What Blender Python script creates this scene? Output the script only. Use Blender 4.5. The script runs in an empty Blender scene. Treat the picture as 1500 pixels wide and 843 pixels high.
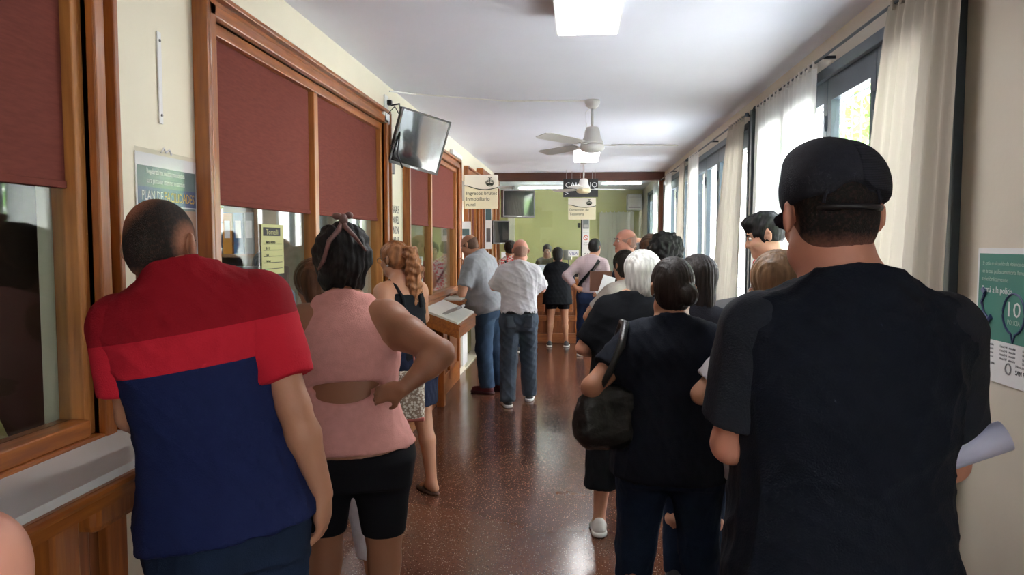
import bpy, bmesh, math, random, time
import numpy as np
from mathutils import Vector, Matrix
T0 = time.time()
PI = math.pi
sc = bpy.context.scene
COL = sc.collection

# ------------------------------------------------------------------ camera
F_PX = 1080.0
cam_d = bpy.data.cameras.new('camera'); cam = bpy.data.objects.new('camera', cam_d); COL.objects.link(cam)
cam_d.sensor_fit = 'HORIZONTAL'; cam_d.sensor_width = 36.0; cam_d.lens = 36.0 * F_PX / 1500.0
cam_d.clip_start = 0.05; cam_d.clip_end = 300
PITCH = math.atan(66.5 / F_PX); YAW = math.atan(97 / F_PX * math.cos(PITCH))
cam.location = (0, 0, 1.65); cam.rotation_euler = (PI/2 - PITCH, 0, YAW)
sc.camera = cam
sc.view_settings.view_transform = 'Standard'; sc.view_settings.look = 'None'
sc.view_settings.exposure = 1.25; sc.view_settings.gamma = 1.0; sc.view_settings.use_curve_mapping = False
# ------------------------------------------------------------------ sky
SKY = 6.0
w = bpy.data.worlds.new('sky'); sc.world = w; w.use_nodes = True
wn = w.node_tree; wn.nodes.clear()
wo = wn.nodes.new('ShaderNodeOutputWorld'); wb = wn.nodes.new('ShaderNodeBackground')
tc = wn.nodes.new('ShaderNodeTexCoord'); sx = wn.nodes.new('ShaderNodeSeparateXYZ'); cr = wn.nodes.new('ShaderNodeValToRGB')
wn.links.new(tc.outputs['Generated'], sx.inputs[0]); wn.links.new(sx.outputs['Z'], cr.inputs[0])
cr.color_ramp.elements[0].position = 0.0; cr.color_ramp.elements[0].color = (1.0, 0.99, 0.96, 1)
cr.color_ramp.elements[1].position = 0.8; cr.color_ramp.elements[1].color = (0.72, 0.84, 1.0, 1)
wn.links.new(cr.outputs[0], wb.inputs[0]); wb.inputs[1].default_value = SKY
wn.links.new(wb.outputs[0], wo.inputs[0])
sun_d = bpy.data.lights.new('sun', 'SUN'); sun = bpy.data.objects.new('sun', sun_d); COL.objects.link(sun)
sun_d.energy = 30.0; sun_d.angle = .01; sun_d.color = (1, .98, .95); sun.rotation_euler = (math.radians(-12), math.radians(-32), 0)   # comes over the roof, lights the yard only
# window portals: help the sky light find its way in (they give no light of their own)
RW = [(-2.3, -.3), (3.05, 6.0), (6.37, 9.45), (9.75, 12.6), (13.1, 15.4)]      # openings of the right wall along Y; first one unseen, added for back light
for a, b in RW:
    ld = bpy.data.lights.new('window_portal', 'AREA'); ld.shape = 'RECTANGLE'; ld.size = 2.6; ld.size_y = b - a
    lo = bpy.data.objects.new('window_portal', ld); COL.objects.link(lo)
    lo.location = (1.75, (a+b)/2, 1.35); lo.rotation_euler = (0, PI/2, 0)
    ld.cycles.is_portal = True
XL, XR, ZC, YE = -1.45, 1.45, 2.84, 12.8

# ------------------------------------------------------------------ materials
MATS = {}
def mat(name, col=(.5,.5,.5), rough=.6, metal=0.0, emit=None, es=1.0, noise=0.0, nscale=20, bump=0.0, bscale=60, sss=0.0, spec=.5,
        coat=0.0, stretch=(1,1,1), col2=None, det=4, trans=0.0, sheen=0.0):
    if name in MATS: return MATS[name]
    m = bpy.data.materials.new(name); m.use_nodes = True; MATS[name] = m
    n = m.node_tree; b = n.nodes['Principled BSDF']
    b.inputs['Base Color'].default_value = (*col, 1); b.inputs['Roughness'].default_value = rough
    b.inputs['Metallic'].default_value = metal; b.inputs['Specular IOR Level'].default_value = spec
    b.inputs['Coat Weight'].default_value = coat; b.inputs['Coat Roughness'].default_value = .12
    if trans: b.inputs['Transmission Weight'].default_value = trans
    if sheen: b.inputs['Sheen Weight'].default_value = sheen
    if sss: b.inputs['Subsurface Weight'].default_value = sss; b.inputs['Subsurface Radius'].default_value = (.02,.008,.004); b.inputs['Subsurface Scale'].default_value = .6
    if emit: b.inputs['Emission Color'].default_value = (*emit, 1); b.inputs['Emission Strength'].default_value = es
    if noise or col2 or bump:
        tcn = n.nodes.new('ShaderNodeTexCoord'); mp = n.nodes.new('ShaderNodeMapping'); mp.inputs['Scale'].default_value = stretch
        n.links.new(tcn.outputs['Object'], mp.inputs[0])
    if noise or col2:
        nz = n.nodes.new('ShaderNodeTexNoise'); nz.inputs['Scale'].default_value = nscale; nz.inputs['Detail'].default_value = det
        n.links.new(mp.outputs[0], nz.inputs[0])
        mr = n.nodes.new('ShaderNodeMapRange'); mr.inputs[1].default_value = .3; mr.inputs[2].default_value = .7
        n.links.new(nz.outputs[0], mr.inputs[0])
        mx = n.nodes.new('ShaderNodeMix'); mx.data_type = 'RGBA'
        c2 = col2 if col2 else tuple(c*(1-noise) for c in col); c1 = col if col2 else tuple(min(1,c*(1+noise)) for c in col)
        mx.inputs[6].default_value = (*c2, 1); mx.inputs[7].default_value = (*c1, 1)
        n.links.new(mr.outputs[0], mx.inputs[0]); n.links.new(mx.outputs[2], b.inputs['Base Color'])
    if bump:
        nb = n.nodes.new('ShaderNodeTexNoise'); nb.inputs['Scale'].default_value = bscale; nb.inputs['Detail'].default_value = 5
        n.links.new(mp.outputs[0], nb.inputs[0])
        bp = n.nodes.new('ShaderNodeBump'); bp.inputs['Strength'].default_value = bump; bp.inputs['Distance'].default_value = .01
        n.links.new(nb.outputs[0], bp.inputs['Height']); n.links.new(bp.outputs[0], b.inputs['Normal'])
    return m
def wood(name, c1, c2, axis=2, rough=.35, coat=.25):
    st = [9, 9, 9]; st[axis] = .7
    return mat(name, c1, rough, col2=c2, nscale=6, stretch=tuple(st), bump=.08, bscale=12, coat=coat, det=6)
M_cream = mat('cream_wall_paint', (.80,.74,.58), .55, noise=.03, nscale=3, bump=.05, bscale=40)
M_rwall = mat('beige_wall_paint', (.70,.64,.54), .55, noise=.04, nscale=3, bump=.05, bscale=40)
M_ceil = mat('ceiling_paint', (.79,.80,.89), .6, noise=.02, nscale=2)
M_woodV = wood('wood_upright', (.40,.125,.022), (.22,.06,.012), 2)
M_woodH = wood('wood_lengthwise', (.40,.125,.022), (.22,.06,.012), 1)
M_woodX = wood('wood_crosswise', (.30,.10,.03), (.17,.05,.015), 0)
M_woodL = wood('light_wood', (.50,.21,.055), (.33,.12,.03), 2)
M_woodP = wood('panel_wood', (.25,.08,.025), (.14,.04,.012), 2)
M_woodD = wood('dark_wood', (.10,.03,.015), (.06,.018,.01), 0)
M_lam = mat('white_laminate', (.62,.60,.57), .35, noise=.03, nscale=8)
M_blind = mat('maroon_blind', (.165,.045,.034), .85, spec=.12, noise=.10, nscale=120, stretch=(1,.15,1), bump=.05, bscale=300)
M_fr = mat('slate_frame_paint', (.055,.075,.095), .4, noise=.1, nscale=8)
M_blk = mat('black_plastic', (.012,.012,.014), .3)
M_scr = mat('glossy_screen', (.008,.009,.010), .05, spec=1.0, coat=1.0, bump=.06, bscale=3)
M_white = mat('white_enamel', (.80,.79,.77), .35)
M_paper = mat('paper_white', (.82,.82,.83), .7, noise=.02, nscale=20)
M_ink = mat('ink_dark', (.03,.03,.035), .7)
M_steel = mat('steel', (.5,.5,.5), .3, 1.0)
M_tray = mat('grey_tray', (.16,.15,.15), .45)
def glass_mat(name, tint, refl_rough=.02, ior=1.5, dirt=0.0):
    m = bpy.data.materials.new(name); m.use_nodes = True; n = m.node_tree; n.nodes.clear()
    o = n.nodes.new('ShaderNodeOutputMaterial'); t = n.nodes.new('ShaderNodeBsdfTransparent'); t.inputs[0].default_value = (*tint, 1)
    g = n.nodes.new('ShaderNodeBsdfGlossy'); g.inputs['Roughness'].default_value = refl_rough
    fr = n.nodes.new('ShaderNodeFresnel'); ge = n.nodes.new('ShaderNodeNewGeometry')
    io = n.nodes.new('ShaderNodeMapRange'); io.inputs[3].default_value = ior; io.inputs[4].default_value = 1/ior       # same reflectance from both faces of a thin pane
    n.links.new(ge.outputs['Backfacing'], io.inputs[0]); n.links.new(io.outputs[0], fr.inputs[0])
    mx = n.nodes.new('ShaderNodeMixShader'); n.links.new(fr.outputs[0], mx.inputs[0]); n.links.new(t.outputs[0], mx.inputs[1]); n.links.new(g.outputs[0], mx.inputs[2])
    n.links.new(mx.outputs[0], o.inputs[0]); MATS[name] = m; return m
M_glass = glass_mat('clear_glass', (.93,.96,.94))
M_glassO = glass_mat('outer_glass', (.97,.98,.98))
def sheer(name, col, tr):
    m = bpy.data.materials.new(name); m.use_nodes = True; n = m.node_tree; n.nodes.clear()
    o = n.nodes.new('ShaderNodeOutputMaterial'); d = n.nodes.new('ShaderNodeBsdfDiffuse'); t = n.nodes.new('ShaderNodeBsdfTranslucent')
    for s in (d, t): s.inputs[0].default_value = (*col, 1)
    tcn = n.nodes.new('ShaderNodeTexCoord'); mp = n.nodes.new('ShaderNodeMapping'); mp.inputs['Scale'].default_value = (30, 30, 3)
    nz = n.nodes.new('ShaderNodeTexNoise'); nz.inputs['Scale'].default_value = 6; n.links.new(tcn.outputs['Object'], mp.inputs[0]); n.links.new(mp.outputs[0], nz.inputs[0])
    bp = n.nodes.new('ShaderNodeBump'); bp.inputs['Strength'].default_value = .3; bp.inputs['Distance'].default_value = .004
    n.links.new(nz.outputs[0], bp.inputs['Height']); n.links.new(bp.outputs[0], d.inputs['Normal'])
    mx = n.nodes.new('ShaderNodeMixShader'); mx.inputs[0].default_value = tr
    n.links.new(d.outputs[0], mx.inputs[1]); n.links.new(t.outputs[0], mx.inputs[2]); n.links.new(mx.outputs[0], o.inputs[0]); return m
M_curt = sheer('beige_curtain_cloth', (.50,.45,.38), .16)
M_sheer = sheer('white_sheer_cloth', (.88,.86,.82), .55)
def terrazzo():
    m = bpy.data.materials.new('red_terrazzo'); m.use_nodes = True; n = m.node_tree; b = n.nodes['Principled BSDF']
    tcn = n.nodes.new('ShaderNodeTexCoord')
    nz = n.nodes.new('ShaderNodeTexNoise'); nz.inputs['Scale'].default_value = 1.3; nz.inputs['Detail'].default_value = 5; n.links.new(tcn.outputs['Object'], nz.inputs[0])
    r0 = n.nodes.new('ShaderNodeValToRGB'); r0.color_ramp.elements[0].position = .3; r0.color_ramp.elements[1].position = .7
    r0.color_ramp.elements[0].color = (.085,.030,.018,1); r0.color_ramp.elements[1].color = (.135,.050,.028,1); n.links.new(nz.outputs[0], r0.inputs[0])
    prev = r0.outputs[0]
    for sca, thr, c in ((95, .16, (.40,.29,.22,1)), (60, .12, (.26,.13,.085,1)), (140, .2, (.05,.018,.012,1))):
        v = n.nodes.new('ShaderNodeTexVoronoi'); v.inputs['Scale'].default_value = sca; n.links.new(tcn.outputs['Object'], v.inputs[0])
        lt = n.nodes.new('ShaderNodeMath'); lt.operation = 'LESS_THAN'; lt.inputs[1].default_value = thr * 1.6; n.links.new(v.outputs['Distance'], lt.inputs[0])
        sp = n.nodes.new('ShaderNodeSeparateColor'); n.links.new(v.outputs['Color'], sp.inputs[0])
        g = n.nodes.new('ShaderNodeMath'); g.operation = 'GREATER_THAN'; g.inputs[1].default_value = .62; n.links.new(sp.outputs[0], g.inputs[0])
        mu = n.nodes.new('ShaderNodeMath'); mu.operation = 'MULTIPLY'; n.links.new(lt.outputs[0], mu.inputs[0]); n.links.new(g.outputs[0], mu.inputs[1])
        mx = n.nodes.new('ShaderNodeMix'); mx.data_type = 'RGBA'; n.links.new(mu.outputs[0], mx.inputs[0]); n.links.new(prev, mx.inputs[6]); mx.inputs[7].default_value = c
        prev = mx.outputs[2]
    n.links.new(prev, b.inputs['Base Color']); b.inputs['Specular IOR Level'].default_value = .38
    rr = n.nodes.new('ShaderNodeMapRange'); rr.inputs[3].default_value = .10; rr.inputs[4].default_value = .26; n.links.new(nz.outputs[0], rr.inputs[0]); n.links.new(rr.outputs[0], b.inputs['Roughness'])
    nb = n.nodes.new('ShaderNodeTexNoise'); nb.inputs['Scale'].default_value = 5; n.links.new(tcn.outputs['Object'], nb.inputs[0])
    bp = n.nodes.new('ShaderNodeBump'); bp.inputs['Strength'].default_value = .05; bp.inputs['Distance'].default_value = .02; n.links.new(nb.outputs[0], bp.inputs['Height']); n.links.new(bp.outputs[0], b.inputs['Normal'])
    return m
M_floor = terrazzo()

# ------------------------------------------------------------------ object helpers
def link(name, me, m=None, parent=None, loc=None):
    o = bpy.data.objects.new(name, me); COL.objects.link(o)
    if m is not None and me is not None: me.materials.append(m)
    if loc is not None: o.location = loc
    if parent is not None: o.parent = parent
    return o
def tag(o, label=None, cat=None, group=None, kind=None):
    if label: o['label'] = label
    if cat: o['category'] = cat
    if group: o['group'] = group
    if kind: o['kind'] = kind
    return o
def empty(name, loc=(0,0,0), rz=0, label=None, cat=None, group=None, kind=None):
    o = bpy.data.objects.new(name, None); COL.objects.link(o); o.location = loc; o.rotation_euler = (0,0,rz); o.empty_display_size = .1
    return tag(o, label, cat, group, kind)
class B:
    """collects simple shapes and links them as one mesh object"""
    def __init__(s): s.bm = bmesh.new()
    def box(s, x0, x1, y0, y1, z0, z1, bev=0):
        r = bmesh.ops.create_cube(s.bm, size=1)['verts']
        for v in r: v.co = Vector((x0 + (v.co.x+.5)*(x1-x0), y0 + (v.co.y+.5)*(y1-y0), z0 + (v.co.z+.5)*(z1-z0)))
        if bev:
            es = list({e for v in r for e in v.link_edges}); bmesh.ops.bevel(s.bm, geom=es, offset=bev, segments=2, affect='EDGES', profile=.5)
        return s
    def quadbox(s, pts, off):
        """a prism from an outline pts (3D) pushed by the vector off"""
        a = [s.bm.verts.new(p) for p in pts]; b = [s.bm.verts.new(Vector(p)+Vector(off)) for p in pts]; n = len(pts)
        f = [s.bm.faces.new(a), s.bm.faces.new(b[::-1])]
        for i in range(n): s.bm.faces.new((a[i], b[i], b[(i+1)%n], a[(i+1)%n]))
        return s
    def tube(s, pts, r, n=8, caps=True):
        pts = [Vector(p) for p in pts]; rs = r if isinstance(r, (list, tuple)) else [r]*len(pts); rings = []
        up = Vector((0,0,1))
        for i, p in enumerate(pts):
            d = (pts[min(i+1, len(pts)-1)] - pts[max(i-1, 0)]).normalized()
            u = d.cross(up); u = d.cross(Vector((1,0,0))) if u.length < 1e-3 else u
            u.normalize(); v = d.cross(u).normalized()
            rings.append([s.bm.verts.new(p + (u*math.cos(2*PI*k/n) + v*math.sin(2*PI*k/n))*rs[i]) for k in range(n)])
        for a, b in zip(rings, rings[1:]):
            for k in range(n): s.bm.faces.new((a[k], a[(k+1)%n], b[(k+1)%n], b[k]))
        if caps: s.bm.faces.new(rings[0][::-1]); s.bm.faces.new(rings[-1])
        return s
    def lathe(s, prof, n=32, c=(0,0,0)):
        rings = []
        for r, z in prof: rings.append([s.bm.verts.new((c[0]+r*math.cos(2*PI*k/n), c[1]+r*math.sin(2*PI*k/n), c[2]+z)) for k in range(n)])
        for a, b in zip(rings, rings[1:]):
            for k in range(n): s.bm.faces.new((a[k], a[(k+1)%n], b[(k+1)%n], b[k]))
        s.bm.faces.new(rings[0][::-1]); s.bm.faces.new(rings[-1]); return s
    def sphere(s, c, r, sc_=(1,1,1), n=12):
        v = bmesh.ops.create_uvsphere(s.bm, u_segments=n, v_segments=max(6, n//2), radius=r)['verts']
        for q in v: q.co = Vector((q.co.x*sc_[0]+c[0], q.co.y*sc_[1]+c[1], q.co.z*sc_[2]+c[2]))
        return s
    def build(s, name, m, parent=None, loc=None, smooth=False, inv=None):
        bmesh.ops.recalc_face_normals(s.bm, faces=s.bm.faces)
        if smooth:
            for f in s.bm.faces: f.smooth = True
        me = bpy.data.meshes.new(name); s.bm.to_mesh(me); s.bm.free()
        return link(name, me, m, parent, loc)
ORI = {'L': Matrix(((0,0,1),(1,0,0),(0,1,0))), 'R': Matrix(((0,0,-1),(-1,0,0),(0,1,0))), 'E': Matrix(((1,0,0),(0,0,-1),(0,1,0)))}
def text(s, size, pos, ori, m, parent=None, width=None, name='lettering', align='LEFT', M3=None):
    """flat lettering as a thin mesh; ori L = on the left wall, R = right wall, E = facing the hall"""
    cu = bpy.data.curves.new(name, 'FONT'); cu.body = s; cu.size = size; cu.align_x = align; cu.extrude = .0004; cu.resolution_u = 2; cu.space_line = .95
    o = bpy.data.objects.new(name, cu); COL.objects.link(o)
    me = bpy.data.meshes.new_from_object(o.evaluated_get(bpy.context.evaluated_depsgraph_get()))
    bpy.data.objects.remove(o); me.materials.clear()
    if width and len(me.vertices):
        xs = [v.co.x for v in me.vertices]; k = width / max(1e-4, max(xs)-min(xs))
        for v in me.vertices: v.co.x *= k
    R = (M3 or ORI[ori]).to_4x4(); R.translation = Vector(pos)
    me.transform(R)
    return link(name, me, m, parent)
def at(parent, pts): return pts
# ================================================================== the room
def struct(o, label=None): tag(o, label, kind='structure'); return o
Y0 = -3.2                                   # wall behind the viewer
YO = 17.0                                   # back wall of the cashiers' office
struct(B().box(-5.2, 1.8, Y0-.2, YO+.2, -.12, 0).build('floor', M_floor))
struct(B().box(-5.2, 1.8, Y0-.2, YO+.2, ZC, ZC+.15).build('ceiling', M_ceil))
# openings of the left wall: (y0, y1, z0, z1)
LW = [(-1.30, 2.06, 1.08, 2.52), (2.80, 5.36, 1.08, 2.52), (6.13, 8.70, 1.08, 2.52), (9.40, 10.95, .02, 2.52)]
b = B(); y = Y0
for a, c, z0, z1 in LW + [(YE+.02, YO-.2, 0, 0)]:
    b.box(-1.60, XL, y, a, 0, ZC)
    if z1: b.box(-1.60, XL, a, c, z1, ZC); b.box(-1.60, XL, a, c, 0, z0)
    y = c
b.box(-1.60, XL, YO-.2, YO, 0, ZC)
struct(b.build('wall_left', M_cream))
b = B(); y = Y0
for a, c in RW:
    b.box(XR, XR+.18, y, a, 0, ZC); b.box(XR, XR+.18, a, c, 2.66, ZC); b.box(XR, XR+.18, a, c, 0, .04); y = c
b.box(XR, XR+.18, y, YO, 0, ZC)
struct(b.build('wall_right', M_rwall))
M_green = mat('yellow_green_wall_paint', (.66,.63,.29), .6, noise=.04, nscale=2)
struct(B().box(-5.2, XR+.18, YO, YO+.15, 0, ZC).build('wall_back', M_green))
struct(B().box(-5.2, XR+.18, Y0-.15, Y0, 0, ZC).build('wall_front', M_cream))
M_office = mat('office_wall_paint', (.34,.31,.26), .7, noise=.05, nscale=3)
struct(B().box(-4.75, -4.6, Y0, YO, 0, ZC).build('wall_office', M_office))
struct(B().box(XR-.02, XR, 1.95, 2.7, .0, .10).box(XR-.02, XR, Y0, 1.95, 0, .10).box(XR-.02, XR, 2.7, 3.0, 0, .1).build('baseboard_right', M_rwall))
# low skirting and wood wainscot along the left wall under the windows
b = B()
for a, c in ((-1.3, 2.10), (2.72, 5.44), (6.05, 8.78)):
    b.box(XL, XL+.03, a, c, .0, .14)
struct(b.build('baseboard_left', M_woodH))
def wainscot(a, c, n):
    e = struct(empty('trim_%d' % n, (XL, a, 0)), 'brown wooden panelling under the service windows')
    L = c - a
    B().box(0, .02, 0, L, .14, .98).build('backing_board', M_woodP, e)
    k = max(2, round(L/.75))
    for i in range(k+1):
        y = i*(L-.10)/k; B().box(.02, .05, y, y+.10, .14, .98, .004).build('stile', M_woodV, e)
    for z in (.14, .88): B().box(.02, .046, .10, L-.1, z, z+.10, .004).build('rail', M_woodH, e)
    for i in range(k):
        y = i*(L-.10)/k; B().box(.02, .034, y+.15, y+(L-.10)/k-.05, .29, .83, .012).build('panel', M_woodP, e)
wainscot(-1.3, 2.14, 1); wainscot(2.72, 5.44, 2); wainscot(6.05, 8.70, 3)

# ---- service windows of the left wall
def service_window(n, y0, y1, z0, z1, muls, blind_z=1.81, door=False):
    e = struct(empty('window_%d' % n, (XL, y0, 0)), 'brown wood framed service window with a maroon blind half drawn down')
    L = y1 - y0; cw = .085                      # casing width, moulded
    for dx, wd, mm in ((.030, cw, M_woodV), (.050, .05, M_woodV)):
        off = 0 if dx == .03 else .0
        B().box(0, dx, -wd-off, 0-off, 0 if door else z0-.06, z1+wd, .006).build('casing', mm, e)
        B().box(0, dx, L+off, L+wd+off, 0 if door else z0-.06, z1+wd, .006).build('casing', mm, e)
        B().box(0, dx, -wd, L+wd, z1, z1+wd, .006).build('head_casing', M_woodH, e)
    B().box(0, .062, -cw-.012, -cw+.010, z0-.06, z1+cw, .004).build('casing_bead', M_woodV, e)
    B().box(0, .062, L+cw-.010, L+cw+.012, z0-.06, z1+cw, .004).build('casing_bead', M_woodV, e)
    B().box(0, .062, -cw, L+cw, z1+cw-.01, z1+cw+.012, .004).build('head_bead', M_woodH, e)
    # sash
    for y in [0, L-.045]: B().box(-.07, .012, y, y+.045, z0, z1, .004).build('sash_stile', M_woodL, e)
    B().box(-.07, .012, .045, L-.045, z1-.05, z1, .004).build('sash_rail', M_woodH, e)
    B().box(-.07, .030, .045, L-.045, z0, z0+.05, .004).build('sash_rail', M_woodH, e)
    B().box(-.13, .045, 0, L, z0-.04, z0, .006).build('sill', M_woodH, e)
    edges = [.045] + [m-y0 for m in muls] + [L-.045]
    for m in muls: B().box(-.06, .012, m-y0-.03, m-y0+.03, z0+.05, z1-.05, .004).build('mullion', M_woodL, e)
    for a, c in zip(edges, edges[1:]):
        a2 = a + (.03 if a > .05 else 0); c2 = c - (.03 if c < L-.05 else 0)
        B().box(-.036, -.030, a2, c2, z0+.05, z1-.05).build('glass_pane', M_glass, e)
        bl = B().box(-.026, -.020, a2+.004, c2-.004, blind_z, z1-.05).build('roller_blind', M_blind, e)
        B().box(-.029, -.014, a2+.004, c2-.004, blind_z-.006, blind_z+.016, .003).build('hem_bar', M_blind, bl)
    return e
service_window(1, *LW[0], [0.4]); service_window(2, *LW[1], [3.99]); w3 = service_window(3, *LW[2], [7.2])
for y0_, s_ in ((6.13, 1),): pass
# narrow far window / booth front before the glass partition
service_window(4, 9.40, 10.40, 1.08, 2.52, [9.95], 1.50)
e = struct(empty('trim_4', (XL, 10.5, 0)), 'brown wooden pilasters beside the far service window')
for y_, w_ in ((.05,.10), (.30,.16), (.75,.12), (1.2,.2), (1.75,.14)): B().box(0, .08, y_, y_+w_, 0, 2.62, .008).build('pilaster', M_woodV, e)
B().box(0, .035, 0, 2.0, 0, 2.62).build('backing_board', M_woodP, e)
B().box(0, .10, -.02, 2.05, 2.60, 2.70, .01).build('cornice', M_woodH, e)
# white painted pilaster on the wall after window 3
struct(B().box(XL, XL+.055, 8.86, 9.22, .13, 1.05, .004).build('trim_5', M_white), 'white painted strip of wall below the ledge')
# thin white strip with screws, wall between windows 1 and 2
e = empty('wall_strip', (XL+.001, 2.462, 2.06), 0, 'narrow white plastic strip screwed upright to the cream wall', 'strip')
B().box(0, .006, 0, .022, 0, .315, .002).build('strip', M_white, e)
for z in (.03, .285): B().tube([(.005,.011,z),(.009,.011,z)], .005, 10).build('screw', M_tray, e)
e = empty('light_strip', (XL, 5.95, 2.66), 0, 'white strip light above the third service window', 'lamp')
B().box(.01, .05, 2.3, 2.95, -.02, .03, .005).build('housing', M_white, e)

# ---- ledges
def ledge(name, y0, y1, xo, zin, zout, th, label, endcut=0.0, shelf_m=M_lam, front=M_woodH):
    e = empty(name, (0,0,0), 0, label, 'ledge', 'ledges under the service windows')
    xi = XL + .012
    P = [(xi,y0,zin), (xo,y0,zout), (xo,y1-endcut,zout), (xi,y1,zin)]
    B().quadbox([(a,c,d-.022) for a,c,d in P], (0,0,.022)).build('top', shelf_m, e)
    P2 = [(xi,y0-.006,zin-.022), (xo+.012,y0-.006,zout-.022), (xo+.012,y1-endcut+.006,zout-.022), (xi,y1+.006,zin-.022)]
    B().quadbox([(a,c,d-th) for a,c,d in P2], (0,0,th)).build('apron', front, e)
    B().tube([(xo+.014,y0,zout-.035),(xo+.014,y1-endcut,zout-.035)], .012, 8).build('edge_bead', front, e)
    return e
e = ledge('service_ledge', -1.3, 2.20, -1.175, 1.07, 1.07, .055, 'grey topped wooden ledge under the nearest service window, red polo man leaning on it', .22)
B().box(XL+.05, -1.25, 1.62, 1.72, .0, 1.0, .01).build('bracket', M_woodV, e)
B().box(XL+.02, -1.22, 1.74, 1.98, .9, 1.0, .02).build('bracket', M_woodV, e)
B().box(XL+.05, -1.30, .95, 1.05, .0, 1.0, .01).build('bracket', M_woodV, e)
ledge('service_ledge', 2.80, 5.40, -1.2, 1.07, 1.07, .055, 'ledge under the second service window, behind the woman in the pink top')
e = ledge('writing_ledge', 6.55, 7.62, -1.08, 1.06, .925, .125, 'white sloped writing ledge with a thick brown wooden front under the third service window')
B().box(-1.40, -1.33, 7.2, 7.3, 0, .9).build('bracket', M_woodV, e)
ledge('service_ledge', 7.63, 8.72, -1.22, 1.06, 1.06, .05, 'short ledge where the grey shirted man rests his elbow')
SL = math.atan2(1.06-.925, (XL+.012)-(-1.08))
for i, (ty, lab) in enumerate(((6.80, 'grey metal tray on the white sloped writing ledge, nearer one'), (7.05, 'grey metal tray on the white sloped writing ledge, farther one'))):
    e = empty('paper_tray', (-1.235, ty, .997), 0, lab, 'tray', 'trays on the writing ledge'); e.rotation_euler = (0, -SL*-1, 0)
    B().box(-.13,.13,-.085,.085,0,.006).build('base', M_tray, e)
    for a in ((-.13,.13,-.09,-.08),(-.13,.13,.08,.09),(-.135,-.125,-.09,.09),(.125,.135,-.09,.09)): B().box(a[0],a[1],a[2],a[3],0,.022,.002).build('rim', M_steel, e)

# ---- right wall: french windows with curtains
def french(n, y0, y1, leaves, posts=.07):
    e = struct(empty('window_%d' % n, (XR, y0, 0)), 'tall slate grey metal french window, glass blown out by daylight')
    L = y1 - y0; x0, x1 = -.02, .09; z0, z1 = .04, 2.66
    for y in (0, L-.05): B().box(x0-.02, x1, y, y+.05, z0, z1, .004).build('jamb', M_fr, e)
    B().box(x0-.01, x1, .05, L-.05, z1-.06, z1, .004).build('head', M_fr, e)
    B().box(x0, x1, .05, L-.05, z0, z0+.04, .004).build('threshold', M_fr, e)
    wd = (L-.1)/leaves
    for i in range(leaves):
        a = .05 + i*wd; c = a + wd
        lf = B().box(.0, .05, a+.004, a+posts, z0+.04, z1-.06).box(.0, .05, c-posts, c-.004, z0+.04, z1-.06) \
            .box(.0, .05, a+posts, c-posts, z1-.19, z1-.06).box(.0, .05, a+posts, c-posts, z0+.04, z0+.18).box(.0, .05, a+posts, c-posts, .88, .97) \
            .build('sash', M_fr, e)
        B().box(.022, .028, a+posts, c-posts, .97, z1-.19).build('glass_pane', M_glassO, lf)
        B().box(.022, .028, a+posts, c-posts, z0+.18, .88).build('glass_pane', M_glassO, lf)
        B().tube([(-.006,c-.02,1.0),(-.006,c-.02,1.18)], .009, 8).build('handle', M_blk, lf)
        for z in (.4, 1.35, 2.3): B().tube([(-.004,a+.006,z),(-.004,a+.006,z+.09)], .008, 8).build('hinge', M_fr, lf)
    # security grille outside
    g = B()
    for k in range(int(L/.14)): g.tube([(.14,.07+k*.14,z0),(.14,.07+k*.14,z1)], .006, 5)
    for z in (.5, 1.2, 1.9, 2.5): g.tube([(.14,.02,z),(.14,L-.02,z)], .007, 5)
    gr = g.build('grille', M_white, e)
    return e
for i, (a, c) in enumerate(RW): french(5+i, a, c, 4 if i < 4 else 3)
def rod(y0, y1, label):
    e = empty('curtain_rod', (XR-.07, y0, 2.70), 0, label, 'curtain rod', 'curtain rods over the french windows')
    B().tube([(0,0,0),(0,y1-y0,0)], .008, 8).build('pole', M_fr, e)
    for y in (0, y1-y0): B().sphere((0,y,0), .018).build('finial', M_fr, e)
    for y in (.06, (y1-y0)/2, y1-y0-.06): B().box(0, .07, y-.008, y+.008, -.008, .008).build('bracket', M_fr, e)
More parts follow.
